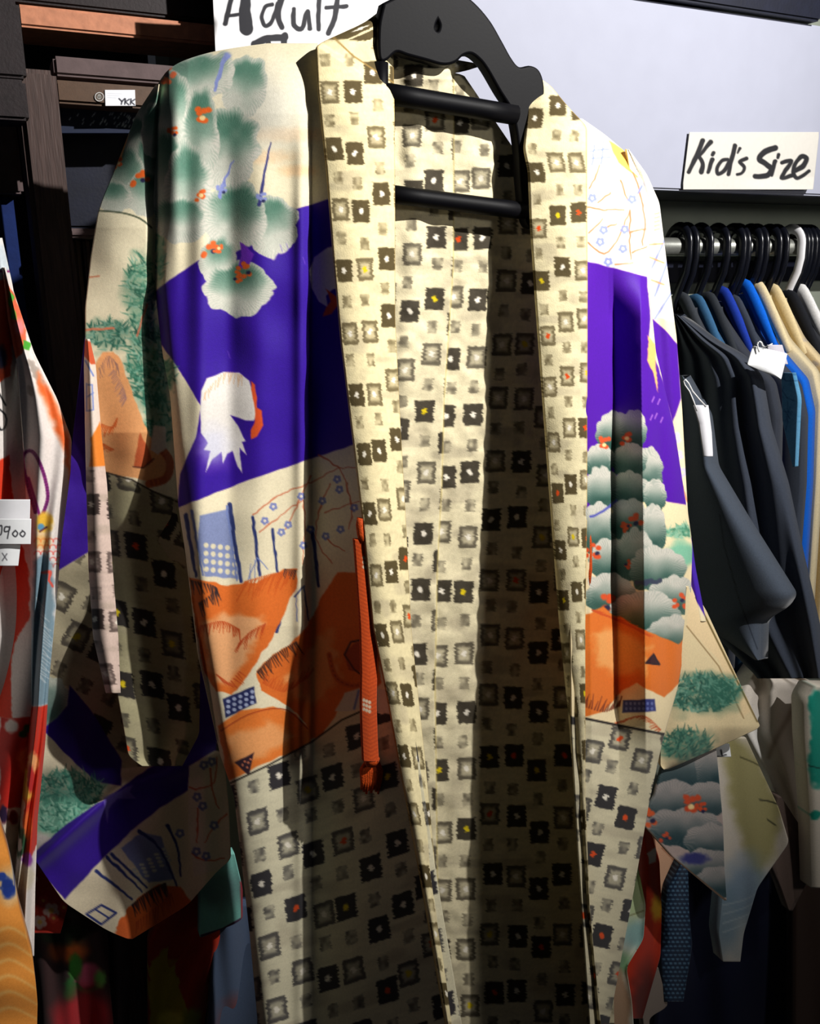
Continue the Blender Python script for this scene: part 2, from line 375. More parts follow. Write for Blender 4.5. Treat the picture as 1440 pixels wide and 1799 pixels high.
# ------------------------------------------------------------------ paper signs
INK = (26, 26, 30)
def cs(pts, ox=960, oy=0): return [(ox+a/3, oy+b/3) for a, b in pts]
def p_kids(d):
    for pts, w0, w1 in (([(822, 742), (792, 815), (748, 908)], 9, 7), ([(865, 748), (800, 828)], 8, 5), ([(800, 825), (822, 862), (815, 905)], 6, 9),
        ([(872, 842), (852, 908)], 8, 6), ([(880, 806), (874, 816)], 7, 6), ([(955, 842), (922, 848), (898, 888), (905, 916), (935, 900), (962, 855)], 6, 7),
        ([(993, 768), (972, 850), (958, 918)], 8, 7), ([(1018, 782), (1006, 806)], 5, 3), ([(1052, 836), (1018, 852), (1040, 882), (1030, 912), (1004, 920)], 7, 5),
        ([(1205, 780), (1150, 800), (1120, 838), (1160, 868), (1185, 892), (1160, 925), (1100, 930)], 10, 9), ([(1203, 850), (1186, 925)], 8, 5), ([(1222, 815), (1217, 830)], 6, 5),
        ([(1240, 858), (1288, 850), (1238, 936), (1292, 926)], 7, 7), ([(1306, 900), (1350, 876), (1368, 836), (1340, 826), (1306, 870), (1300, 915), (1325, 940), (1382, 900)], 9, 6)):
        d.stroke(spline(cs(pts), max(6, len(pts)*5)), w0, INK, w1, jit=.6)
def kid_d(x, y, u): return .004+.010*sstep(.3, 1, u)*sstep(310, 335, y)
s = sheet('kids_size_sign', M['print'], [(1211, 232), (1200, 321)], [(1438, 232+9), (1428, 333)], PlaceY(YB, kid_d), p_kids, 1.0, (194, 191, 184), rim=.0006, sm=0)
tag(s, 'white paper sign hand-lettered Kid\'s Size on the white board', 'sign')
def p_adult(d):
    G = (40, 40, 46)
    for pts, w0, w1 in (([(407, -8), (396, 42)], 8, 9), ([(432, -8), (430, 20), (433, 50)], 17, 24), ([(400, 28), (430, 24)], 6, 6),
        ([(478, 8), (466, 12), (459, 30), (466, 45), (478, 36), (488, 6)], 7, 7), ([(496, -8), (488, 25), (495, 48)], 12, 9), ([(516, 16), (516, 44), (530, 50), (540, 20), (544, 50)], 8, 8),
        ([(560, -2), (559, 52)], 8, 8), ([(592, 0), (588, 30), (577, 58)], 9, 9), ([(573, 13), (608, 11)], 7, 8), ([(447, 78), (470, 68), (500, 66)], 13, 12), ([(470, 70), (476, 95)], 10, 10), ([(500, 62), (496, 100)], 11, 10)):
        d.stroke(spline(pts, max(6, len(pts)*5)), w0, G, w1, jit=.8)
s = sheet('adult_sign', M['print'], [(371, -60), (380, 130)], [(700, -30), (700, 150)], PlaceY(YB-.03, lambda x, y, u: .006*np.sin(u*4)), p_adult, 1.0, (238, 238, 240), rim=.0006, sm=0)
tag(s, 'white paper sign hand-lettered Adult behind the haori shoulder', 'sign')

# ------------------------------------------------------------------ black tiered hanger
YH = .70
hg = empty('tiered_hanger', on_y(np.array(790.), np.array(200.), YH-.03), 'black plastic tiered hanger holding the patterned haori', 'hanger')
def prism(name, m, outline, holes, y, th, parent, bevel=.002):
    cu = bpy.data.curves.new(name, 'CURVE'); cu.dimensions = '2D'; cu.fill_mode = 'BOTH'; cu.extrude = th/2-bevel; cu.bevel_depth = bevel; cu.bevel_resolution = 2
    for pts in [outline]+holes:
        q = spline(list(pts)+[pts[0]], len(pts)*5)[:-1]; W = on_y(q[:, 0], q[:, 1], y); sp_ = cu.splines.new('POLY'); sp_.points.add(len(W)-1); sp_.use_cyclic_u = True
        for p, v in zip(sp_.points, W): p.co = (v[0], v[2], 0, 1)
    o = bpy.data.objects.new('tmp', cu); COL.objects.link(o); bpy.context.view_layer.update()
    me = bpy.data.meshes.new_from_object(o.evaluated_get(bpy.context.evaluated_depsgraph_get())); bpy.data.objects.remove(o)
    me.materials.clear()
    for v in me.vertices: v.co = Vector((v.co.x, y-v.co.z, v.co.y))
    me.name = name; return link(name, me, m, parent)
prism('hub', M['black'], [(672, 12), (700, -2), (735, -22), (765, -34), (795, -12), (826, 12), (852, 42), (872, 76), (890, 108), (905, 124), (926, 122), (940, 132), (946, 160), (942, 205), (936, 262), (940, 330), (944, 392), (922, 392), (912, 330), (908, 262), (900, 210), (893, 190), (874, 160), (852, 122), (838, 104), (822, 93), (806, 96), (792, 108), (772, 112), (742, 104), (712, 96), (690, 90), (672, 104), (664, 100), (664, 50)],
      [[(763, 30), (757, 42), (755, 54), (760, 62), (767, 60), (770, 46)]], YH-.024, .012, hg)
def bar(name, a, b, r):
    A, B = on_y(np.array(a[0]), np.array(a[1]), YH-.026), on_y(np.array(b[0]), np.array(b[1]), YH-.026)
    return tube(name, M['black'], [A+(B-A)*t for t in np.linspace(0, 1, 5)], r, hg, 12)
bar('bar', (664, 162), (905, 202), .0078); bar('bar', (664, 338), (940, 373), .0070)
bar('strut', (668, 110), (668, 345), .006)
hk = [on_y(np.array(764.), np.array(-20.), YH-.03)+np.array((0, 0.0, 0))]
for t in np.linspace(-1.2, 3.6, 16): hk.append(hk[0]+np.array((0, .03-.03*math.cos(t+1.2), .06+.03*math.sin(t))))
tube('hook', M['black'], hk, .004, hg, 8)

# ------------------------------------------------------------------ the haori
HY = .70
ha = empty('haori', on_y(np.array(750.), np.array(1790.), HY), 'long patchwork haori in purple silk, cream landscape print and ikat lining on black hanger', 'haori')
CREAM = (238, 226, 192); PURP = (50, 4, 150); ORG = (226, 112, 40); PEACH = (238, 178, 122)
def cL(y): return ip(y, [0, 100, 200, 600, 1000, 1400, 1850], [.030, .042, .050, .060, .074, .098, .13])
def cR(y): return ip(y, [120, 260, 400, 800, 1200, 1850], [.035, .048, .055, .065, .075, .085])
def gapL(y): return ip(y, [0, 900, 1300, 1850], [.00046, .00050, .00050, .00050])*ip(y, [75, 160, 300, 430, 600, 780, 930, 1100, 1220, 1330, 1560, 1850], [9, 13, 28, 38, 53, 75, 93, 109, 133, 153, 195, 245])
def cLx(y): return ip(y, [78, 160, 300, 430, 600, 780, 930, 1100, 1220, 1330, 1560, 1850], [556, 560, 575, 585, 600, 622, 640, 656, 680, 700, 742, 792])
wob2 = lambda x, y, a=.0016, s=60: a*2*(vn(x, y, s, 7)-.5)
# back lining
def d_lin(x, y, u):
    d = ip(y, [90, 140, 200, 400, 800, 1850], [-.005, .010, .012, .010, .002, -.045])
    d = d+.012*sstep(.0, 1.0, np.sin((y-95)/18+x/30)*.5+.5)*sstep(190, 110, y)*sstep(690, 760, x)
    seam = ip(y, [370, 470, 700, 850, 1000, 1200, 1850], [797, 796, 780, 776, 768, 764, 772])
    return d+.004*sstep(seam+2, seam-2, x)*sstep(360, 400, y)+fold(x, seam-70, 22, .004)+wob2(x, y, .0014, 55)+wob2(x, y, .0011, 20)
def p_lin(d):
    seam = ip(d.y, [370, 470, 700, 850, 1000, 1200, 1850], [797, 796, 780, 776, 768, 764, 772])
    X = np.where(d.x < seam, d.x-seam+440, d.x-seam+917); d.ikat(X, d.y+np.where(d.x < seam, 0, 23), seed=3, dark=(62, 56, 46), base=(236, 224, 186))
    sl = d.rows(0, 2000); d.mix(sl, sstep(2.2, .6, np.abs(d.x-seam))*.5, (190, 170, 100))
sheet('back_lining', M['cotton'], [(692, 86), (640, 300), (630, 1000), (640, 1300), (740, 1850)], [(700, 86), (760, 122), (812, 128), (840, 112), (893, 120), (1010, 420), (1060, 1000), (1080, 1850)], PlaceY(HY, d_lin), p_lin, 2.0, parent=ha, rim=.002, sm=3)
# left front panel
LF_L = [(556, 76), (470, 76), (400, 84), (330, 102), (296, 120), (275, 150), (268, 250), (266, 370), (272, 500), (286, 620), (300, 700), (314, 890), (326, 970), (348, 1150), (388, 1330), (412, 1400), (440, 1650), (458, 1850)]
LF_R = [(558, 76), (575, 160), (590, 300), (600, 430), (615, 600), (640, 780), (660, 930), (690, 1100), (715, 1220), (735, 1330), (770, 1560), (820, 1850)]
def d_lf(x, y, u):
    inner = cL(y)-gapL(y); out = ip(y, [75, 400, 900, 1400, 1850], [.0, .014, .03, .032, .01])
    xl = ip(y, [150, 500, 890, 1330, 1850], [275, 272, 314, 388, 458])
    t = np.clip((x-xl)/(547-xl), 0, 1); d = out+(inner-out)*t*t*(3-2*t)
    xc = cLx(y); d = d+(cL(y)-.005-inner)*np.clip((x-547)/np.maximum(xc-547, 4), 0, 1.02)
    top = ip(x, [275, 296, 330, 400, 470, 556], [150, 120, 102, 84, 76, 76]); d = d-.028*np.exp(-((y-top)/34.)**1.0)*(y >= top-2)
    d = d-.022*np.exp(-np.maximum(x-xl, 0)/9.)
    fl = sstep(150, 420, y)
    d = d+fl*(fold(x, 352, 20, .005)+fold(x, 455, 28, .004)-fold(x, 402, 18, .003)+fold(x, 528, 12, .004))
    d = d+fold(x, 310, 14, .004)*sstep(100, 200, y)*sstep(600, 300, y)+fold(x, 480, 26, .005)*sstep(1250, 1450, y)
    return d+wob2(x, y, .0014, 70)
def p_lf(d):
    # mist and pale ground
    for q in ((500, 236, 70, 12), (450, 275, 60, 12), (400, 215, 40, 12), (520, 300, 30, 10), (350, 225, 26, 16)): d.blob(*q, (244, 205, 156), .6, .8)
    d.blob(470, 190, 70, 70, (226, 226, 218), .7, .6)
    # purple ground
    d.poly([(262, 520), (300, 490), (352, 456), (430, 430), (480, 380), (537, 362), (610, 340), (660, 700), (660, 772), (620, 782), (545, 806), (430, 846), (312, 892), (316, 832), (345, 765), (353, 714), (318, 655), (280, 600)], PURP, .8)
    # green needles on the small cream wedge and along the armhole
    d.needles(296, 660, 12, 26, 30, [(58, 120, 96), (96, 150, 124)], 14, 2); d.needles(280, 430, 8, 70, 40, [(78, 138, 112), (120, 170, 146)], 14, 5)
    # pines
    G = (86, 150, 124)
    for q in ((430, 150, 40, 58, 10, 3), (345, 138, 76, 44, -18, 4), (300, 196, 38, 74, 0, 5), (404, 262, 54, 74, 6, 8), (352, 238, 34, 92, 0, 7), (292, 300, 34, 84, 0, 10), (328, 326, 42, 78, 0, 9), (316, 386, 52, 42, 0, 12), (478, 396, 48, 58, -12, 15),
              (412, 384, 58, 64, 8, 14), (384, 456, 34, 44, 0, 17), (420, 508, 62, 48, -6, 18)):
        d.pine(q[0], q[1], q[2], q[3], q[4], (212, 209, 196), (70, 118, 98), 9, q[5], 1.0, -.9)
    d.blob(540, 420, 1, 1, PURP)
    d.poly([(420, 425), (434, 432), (446, 446), (436, 470), (418, 474), (424, 448)], (112, 40, 190), 1.5)
    for q in ((296, 132, 13, 1), (357, 205, 15, 2), (304, 232, 9, 3), (347, 345, 11, 4), (430, 474, 12, 5), (418, 486, 9, 15), (370, 437, 13, 6), (384, 436, 8, 7)): d.twig(*q)
    d.stroke([(399, 98), (390, 112), (383, 140), (376, 158)], 10, (134, 146, 204), 5, jit=2)
    for a, b_, c in (((476, 250), (456, 360), (56, 58, 122)), ((410, 283), (386, 345), (130, 140, 204))):
        d.stroke([a, ((a[0]+b_[0])/2-3, (a[1]+b_[1])/2), b_], 2, c, 7, jit=1.6); d.twig(b_[0]+4, b_[1]-12, 9, 3, (140, 150, 208), (40, 42, 90))
    # white rooster and its neighbour under the collar
    f = lambda P_: [(a/3, 600+b/3) for a, b in P_]
    d.poly(f([(1090, 195), (1180, 160), (1260, 165), (1310, 205), (1330, 260), (1345, 330), (1360, 385), (1335, 418), (1290, 415), (1215, 388), (1250, 440), (1280, 500), (1295, 525), (1275, 530), (1300, 600), (1262, 560), (1275, 695), (1252, 660), (1225, 575), (1195, 590), (1175, 640), (1165, 580), (1120, 620), (1085, 690), (1110, 575), (1075, 570), (1095, 535), (1060, 480), (1055, 360), (1062, 260)]), (236, 230, 222), .8)
    d.blob(375, 785, 26, 34, (196, 200, 228), .8, .55)
    d.poly(f([(1322, 208), (1345, 230), (1352, 300), (1350, 350), (1380, 365), (1388, 440), (1355, 500), (1325, 515), (1318, 470), (1340, 430), (1345, 380), (1330, 300)]), (224, 84, 34), 1)
    d.hatch([(360, 690), (395, 655), (425, 660)], 18, 18, 100, (226, 178, 130), 1.6, 3)
    d.poly([(600, 432), (575, 435), (552, 452), (543, 475), (546, 505), (560, 530), (575, 540), (572, 520), (584, 508), (612, 500)], (226, 218, 208), 1)
    d.poly([(572, 508), (590, 520), (596, 535), (582, 552), (566, 556), (572, 540), (580, 530)], (214, 78, 34), 1.5)
    for x_, y_ in ((400, 617), (492, 430), (503, 428), (532, 452)): d.stroke([(x_, y_), (x_+4, y_+12)], 1.2, (120, 90, 200), op=.7)
    # house, posts and plum branches
    B1, B2 = (118, 134, 190), (44, 56, 112)
    for q in ((462, 812, 40), (505, 870, 52), (580, 850, 44), (600, 960, 60)): pass
    d.poly([(350, 905), (396, 895), (412, 935), (420, 1018), (360, 1012), (346, 960)], B1, 1.5, op=.85)
    for i in range(6):
        for j in range(4): d.blob(362+i*12.5, 958+j*14+i*1.5, 4.4, 4.6, (232, 222, 190), .3, 1, .1, i+j)
    for pts, w_, c_ in (([(326, 905), (344, 1012)], 7, B2), ([(336, 898), (356, 1010)], 5, B1), ([(403, 886), (412, 950), (424, 1022)], 8, B2), ([(398, 890), (416, 1020)], 4, B1), ([(444, 910), (456, 1010)], 6, B2), ([(478, 930), (492, 1040)], 5, B2), ([(436, 1018), (452, 980), (470, 1000)], 2, B1), ([(440, 1022), (440, 990)], 1.5, B1), ([(448, 1020), (448, 984)], 1.5, B1), ([(518, 1048), (534, 1030), (542, 1090)], 3, B2), ([(522, 1090), (520, 1048)], 2, B1), ([(486, 1110), (500, 1060)], 6, B2), ([(548, 930), (560, 1030)], 7, B2)):
        d.stroke(pts, w_, c_, w_*.7, jit=1.2)
    BR = (206, 108, 72)
    for pts in ([(445, 905), (490, 870), (540, 850), (590, 824), (628, 820)], [(455, 935), (500, 900), (530, 880)], [(530, 870), (536, 920), (530, 990)], [(545, 836), (530, 870), (500, 930)], [(560, 800), (600, 830), (620, 900)], [(570, 900), (600, 890), (632, 880)], [(568, 940), (590, 960), (606, 968)], [(580, 850), (560, 900), (556, 950), (584, 990)], [(610, 850), (618, 900), (612, 930)]):
        d.stroke(spline(pts, 14), 2.6, BR, 1.4, jit=1.8)
    for q in ((529, 872), (494, 935), (506, 922), (533, 958), (592, 842), (596, 860), (572, 942), (465, 915), (545, 930), (566, 880), (622, 892), (598, 930), (480, 890)): d.flower(q[0], q[1], 7)
    # orange thatched roofs
    d.poly([(330, 1014), (360, 1020), (400, 1030), (450, 1022), (500, 998), (522, 1000), (520, 1030), (500, 1075), (478, 1120), (440, 1180), (408, 1222), (380, 1215), (362, 1190), (346, 1120)], ORG, 2.5)
    d.poly([(352, 1090), (420, 1075), (465, 1090), (430, 1160), (405, 1205), (375, 1200)], (240, 184, 132), 6, soft=8, op=.85)
    d.hatch([(352, 1100), (390, 1092), (420, 1106)], 26, 18, 95, (190, 70, 24), 2.4, 5); d.hatch([(420, 1130), (440, 1110), (466, 1096)], 16, 22, 110, (188, 68, 24), 2.4, 6)
    d.hatch([(336, 1020), (380, 1034), (350, 1060)], 22, 22, 75, (44, 34, 40), 3, 7); d.hatch([(380, 1185), (400, 1200), (420, 1180)], 12, 20, 40, (190, 70, 26), 2.2, 8)
    d.hatch([(430, 1022), (480, 1008), (515, 1005)], 30, 36, 112, (206, 88, 26), 2.4, 9); d.hatch([(500, 1000), (520, 1002)], 8, 16, 105, (60, 44, 50), 2, 2)
    d.poly([(450, 1180), (480, 1150), (512, 1130), (540, 1100), (560, 1060), (590, 1006), (625, 1004), (660, 1060), (668, 1200), (640, 1228), (600, 1240), (566, 1290), (546, 1300), (530, 1260), (500, 1236), (460, 1214)], ORG, 2.5)
    d.poly([(500, 1200), (540, 1140), (580, 1110), (600, 1180), (560, 1240), (520, 1230)], (240, 176, 116), 7, soft=10, op=.7)
    d.hatch([(452, 1180), (480, 1152), (520, 1128)], 26, 22, 62, (60, 36, 30), 2.6, 11); d.hatch([(462, 1200), (500, 1215), (540, 1190)], 24, 20, -60, (196, 78, 24), 2.2, 12)
    d.poly([(382, 1276), (420, 1250), (480, 1242), (520, 1256), (548, 1290), (548, 1306), (470, 1340), (400, 1372), (392, 1330)], (232, 124, 48), 2)
    d.poly([(400, 1290), (470, 1270), (520, 1290), (470, 1325), (410, 1345)], (240, 178, 120), 6, soft=9, op=.7)
    d.stroke(spline([(388, 1284), (440, 1254), (500, 1246), (540, 1280)], 14), 2, (170, 64, 26))
    d.poly([(604, 1150), (622, 1130), (640, 1122), (646, 1160), (630, 1180), (612, 1176)], (176, 74, 40), 1.5); d.stroke([(605, 1150), (616, 1128), (645, 1122)], 3, (50, 34, 50)); d.stroke([(605, 1150), (622, 1176), (640, 1190)], 3, (90, 40, 34))
    d.stroke(spline([(578, 1150), (590, 1190), (620, 1205), (650, 1196)], 12), 9, (206, 98, 42)); d.stroke(spline([(578, 1150), (590, 1190), (620, 1205), (650, 1196)], 12), 2, (150, 60, 30), dash=9)
    d.poly([(392, 1228), (446, 1206), (450, 1236), (396, 1262)], (38, 44, 92), 1)
    for i in range(5):
        for j in range(3): d.blob(401+i*10.5, 1232-i*4.2+j*9.5, 3.6, 3.2, (168, 178, 210), .3, 1, 0)
    d.poly([(412, 1340), (446, 1322), (438, 1362)], (50, 28, 40), 1)
    for a, b_ in ((430, 1338), (436, 1340), (426, 1344), (434, 1348), (440, 1334)): d.blob(a, b_, 2.2, 2.2, (190, 110, 80), .3, 1, 0)
    d.poly([(588, 1250), (606, 1216), (640, 1206), (690, 1216), (700, 1258), (640, 1246)], (220, 214, 200), 2); d.stroke([(630, 1214), (622, 1245)], 4, B1)
    # ikat hem
    m = d.region([(380, 1386), (402, 1376), (470, 1344), (548, 1302), (600, 1264), (640, 1246), (720, 1262), (900, 1900), (380, 1900)])
    d.ikat((d.x-420)*1.0+(d.y-1400)*-.12, d.y+(d.x-400)*.32, m, 1.12, seed=21, base=(226, 218, 186), dark=(44, 42, 46))
    d.stroke([(402, 1377), (470, 1345), (548, 1303), (600, 1265), (640, 1247)], 3, (40, 34, 30))
lf = sheet('front_panel', M['silk'], sorted(LF_L, key=lambda q: q[1]), LF_R, PlaceY(HY, d_lf), p_lf, 1.8, CREAM, ha, .002, sm=5)
# left collar
CL_L = [(680, 10), (640, 40), (556, 78), (560, 160), (575, 300), (585, 430), (600, 600), (622, 780), (640, 930), (656, 1100), (680, 1220), (700, 1330), (742, 1560), (792, 1850)]
CL_R = [(682, 10), (690, 60), (693, 200), (694, 400), (694, 560), (704, 760), (712, 900), (722, 1100), (732, 1200), (746, 1330), (768, 1560), (804, 1850)]
def d_cl(x, y, u):
    d = cL(y)+.006*np.sin(np.pi*np.clip(u, 0, 1))-.016*u*u; cr_ = 78+(x-560)*.62
    d = d-.010*sstep(cr_+6, cr_-6, y)*sstep(200, 100, y)
    return d-.008*sstep(70, 10, y)+wob2(x, y, .001, 40)
def p_cl(d):
    d.ikat((d.x-d.L)*ip(d.y, [0, 600, 1850], [1, 1.25, 2.2])+4, d.y, sc=1.02, seed=8, dark=(80, 68, 42), base=(238, 223, 176))
    d.stroke([(586, 66), (620, 98), (692, 146)], 3.5, (150, 122, 70), 2)
    sl = d.rows(0, 2000); d.mix(sl, sstep(.985, .995, d.u)*.6, (170, 140, 80)); d.mix(sl, sstep(.02, .008, d.u)*.5, (170, 140, 80))
sheet('collar', M['cotton'], CL_L, CL_R, PlaceY(HY, d_cl), p_cl, 1.8, parent=ha, rim=.003, sm=4)
# right front panel
RF_L = [(1000, 208), (1000, 400), (998, 800), (1004, 1280), (1016, 1500), (1040, 1850)]
RF_R = [(1022, 208), (1062, 236), (1100, 268), (1128, 318), (1140, 420), (1142, 520), (1152, 620), (1184, 750), (1204, 880), (1216, 960), (1212, 1080), (1190, 1210), (1164, 1300), (1140, 1410), (1114, 1560), (1060, 1850)]
def d_rf(x, y, u):
    d = cR(y)-.005-.03*u*u; fl = sstep(430, 560, y)
    xr = ip(y, [208, 318, 520, 750, 960, 1210, 1410, 1850], [1022, 1128, 1142, 1184, 1216, 1190, 1140, 1060])
    top = ip(x, [1000, 1062, 1100, 1128, 1140], [208, 236, 268, 318, 420]); d = d-.03*np.exp(-np.maximum(y-top, 0)/26.)
    k = sstep(1500, 1200, y); sh = (y-600)*.012
    d = d+fl*k*ip(x-sh, [1000, 1031, 1070, 1078, 1126, 1136, 1215], [0, .005, -.018, -.018, .020, .021, -.012])
    d = d+fl*k*(-fold(x, 1160+(y-800)*.03, 12, .006)*sstep(700, 800, y))
    return d-.012*np.exp(-np.maximum(xr-x, 0)/7.)+wob2(x, y, .0012, 60)
def p_rf(d):
    W_ = (244, 238, 222); B1 = (128, 140, 204); BR = (214, 120, 78)
    d.poly([(1010, 200), (1130, 200), (1150, 500), (1010, 480)], W_, 0)
    d.poly([(1068, 246), (1100, 266), (1130, 310), (1118, 312), (1086, 286)], (244, 196, 90), 1)
    for pts in ([(1036, 265), (1070, 262)], [(1034, 278), (1072, 276)], [(1044, 255), (1040, 290)], [(1060, 250), (1056, 288)]): d.stroke(pts, 2.6, B1, jit=1)
    for pts in ([(1036, 330), (1050, 300), (1054, 290)], [(1032, 365), (1070, 369), (1095, 368)], [(1032, 426), (1062, 446), (1084, 420), (1106, 370)], [(1080, 465), (1112, 462)], [(1106, 372), (1106, 440), (1108, 455)], [(1090, 316), (1102, 352)], [(1050, 356), (1072, 338)], [(1034, 410), (1058, 384)], [(1066, 400), (1082, 393)], [(1108, 408), (1134, 402)], [(1110, 445), (1136, 432)], [(1112, 300), (1132, 380), (1128, 430)]):
        d.stroke(spline(pts, 10), 3, BR, 2, jit=1.6)
    for q in ((1040, 348), (1060, 404), (1054, 425), (1097, 403), (1094, 437), (1068, 460), (1110, 350)): d.flower(q[0], q[1], 8, B1, W_)
    d.stroke([(1136, 312), (1120, 340)], 6, B1, 3)
    d.poly([(1008, 455), (1034, 460), (1136, 486), (1142, 560), (1140, 600), (1172, 690), (1184, 750), (1206, 888), (1150, 878), (1000, 930)], (76, 0, 160), 1)
    d.poly([(1139, 590), (1150, 605), (1156, 690), (1146, 650), (1137, 632)], (240, 190, 110), 2)
    for x_, y_ in ((1145, 706), (1150, 735), (1142, 738), (1155, 710), (1160, 742)): d.stroke([(x_, y_), (x_+4, y_-9)], 1.6, (190, 130, 220))
    d.poly([(1000, 900), (1100, 870), (1206, 886), (1226, 960), (1226, 1320), (1000, 1300)], (240, 220, 176), 1)
    d.needles(1195, 935, 26, 10, 50, [(96, 160, 128), (60, 128, 100), (140, 190, 160)], 13, 4); d.blob(1196, 975, 26, 24, (126, 190, 158), .3)
    G = (38, 78, 68); E = (204, 200, 188)
    for q in ((1078, 760, 34, 40, 1), (1112, 756, 26, 36, 2), (1140, 830, 26, 44, 3), (1052, 810, 26, 30, 4), (1104, 808, 34, 30, 5), (1056, 860, 34, 40, 6), (1106, 860, 34, 34, 7), (1150, 870, 20, 30, 8), (1050, 930, 34, 46, 10), (1104, 912, 34, 40, 9), (1148, 930, 22, 50, 11), (1072, 985, 40, 40, 12), (1112, 975, 36, 46, 13), (1155, 1000, 52, 42, 14), (1070, 1045, 46, 40, 15), (1180, 1050, 42, 40, 16), (1130, 1080, 64, 42, 17), (1176, 1115, 46, 34, 18)):
        d.pine(q[0], q[1], q[2], q[3], 0, E, G, 11, q[4], 1.0, .9)
    for q in ((1062, 780, 11, 2), (1094, 772, 12, 4), (1112, 915, 13, 6), (1100, 925, 9, 8), (1042, 968, 12, 9), (1060, 1060, 16, 10), (1194, 1056, 11, 13), (1100, 992, 8, 14)): d.twig(q[0], q[1], q[2], q[3], (216, 78, 32))
    d.stroke(spline([(1036, 908), (1056, 900), (1082, 880)], 8), 4, (80, 84, 170), jit=1); d.stroke([(1118, 1024), (1160, 1022)], 9, (52, 60, 80), jit=2.5)
    d.poly([(1018, 1082), (1060, 1068), (1100, 1090), (1140, 1110), (1190, 1130), (1206, 1120), (1196, 1200), (1164, 1225), (1120, 1200), (1090, 1215), (1060, 1250), (1018, 1262)], (226, 116, 38), 2.5)
    d.poly([(1040, 1110), (1090, 1105), (1140, 1135), (1130, 1180), (1080, 1190), (1050, 1170)], (240, 176, 104), 7, soft=10, op=.8)
    d.hatch([(1040, 1072), (1090, 1092), (1130, 1112)], 24, 20, 20, (204, 78, 26), 3, 3); d.poly([(1132, 1165), (1148, 1148), (1160, 1168)], (60, 28, 34), 1); d.stroke([(1134, 1165), (1148, 1150), (1158, 1168), (1134, 1165)], 2.4, (40, 26, 36))
    d.hatch([(1024, 1240), (1060, 1250), (1088, 1240)], 18, 22, -70, (110, 44, 24), 2.6, 5)
    d.poly([(1094, 1230), (1150, 1228), (1152, 1250), (1092, 1252)], (50, 56, 120), 1)
    for i in range(7):
        for j in range(2): d.blob(1100+i*7.5, 1236+j*9, 2.4, 2.6, (98, 108, 170), .3, 1, 0)
    d.hatch([(1084, 1270), (1130, 1258), (1160, 1282)], 26, 10, 160, (198, 76, 32), 2.2, 6)
    m = d.region([(1000, 1258), (1028, 1262), (1090, 1274), (1180, 1290), (1180, 1900), (1000, 1900)])
    d.ikat((d.x-1020)+(d.y-1300)*.22, d.y-(d.x-1020)*.2, m, 1.05, seed=31, base=(224, 214, 180), dark=(44, 42, 44))
    d.stroke([(1026, 1262), (1090, 1275), (1166, 1290)], 4, (36, 30, 30))
sheet('front_panel', M['silk'], RF_L, RF_R, PlaceY(HY, d_rf), p_rf, 1.8, CREAM, ha, .002, sm=4)
def d_side(x, y, u):
    e = d_rf(ip(y, [p[1] for p in RF_R], [p[0] for p in RF_R])-5, y, 1.0); return -.045+(e-.003+.045)*u
sheet('hidden_side_panel', M['silk'], [(1070, 420), (1085, 800), (1090, 1000), (1080, 1250), (1058, 1450), (1046, 1600), (1030, 1850)], [(x_-5, y_) for x_, y_ in RF_R if y_ >= 420], PlaceY(HY, d_side), None, 6.0, (200, 186, 160), ha, .002, sm=4)  # unseen gusset, added to block light leaking onto the lining
# right collar
CR_L = [(926, 128), (928, 200), (922, 262), (930, 300), (934, 400), (942, 520), (955, 700), (966, 850), (985, 1100), (1000, 1250), (1016, 1450), (1030, 1600), (1050, 1850)]
CR_R = [(932, 128), (965, 148), (1000, 190), (1031, 222), (1032, 500), (1031, 900), (1028, 1100), (1028, 1400), (1036, 1600), (1060, 1850)]
def d_cr(x, y, u):
    return cR(y)-.012*(1-u)**2-.02*sstep(190, 125, y)*1.0+wob2(x, y, .001, 45)
def p_cr(d):
    d.ikat((d.x-d.L)*ip(d.y, [0, 600, 1200, 1850], [1.05, 1.2, 1.9, 3])+6, d.y*1.05, sc=.95, seed=14, dark=(82, 70, 44), base=(238, 225, 182))
    sl = d.rows(0, 2000); d.mix(sl, sstep(.97, .995, d.u)*.6, (170, 140, 80))
sheet('collar', M['cotton'], CR_L, CR_R, PlaceY(HY, d_cr), p_cr, 1.8, parent=ha, rim=.003, sm=4)

# left sleeve: front layer, folded cuff edge, hanging back layer
def ikd(d, m, seed, X=None, Y=None, sc=1.1, base=(214, 204, 164), dark=(46, 40, 36)): d.ikat(d.x if X is None else X, d.y if Y is None else Y, m, sc, seed, base, dark)
SF_L = [(274, 148), (240, 200), (205, 290), (180, 350), (172, 375), (160, 450), (150, 540), (150, 640), (170, 760), (180, 850), (196, 1000), (206, 1218), (226, 1330), (250, 1346)]
SF_R = [(280, 148), (276, 370), (282, 500), (306, 700), (322, 890), (340, 1000), (352, 1150), (350, 1290), (320, 1346)]
def d_sf(x, y, u):
    d = ip(y, [150, 400, 760, 950, 1350], [-.012, .0, -.002, -.03, -.035])-.02*(1-u)**2*sstep(900, 300, y)-.008*sstep(.8, 1, u)
    return d+.006*np.sin(u*6.0+y/160)*sstep(500, 900, y)+wob2(x, y, .0016, 50)
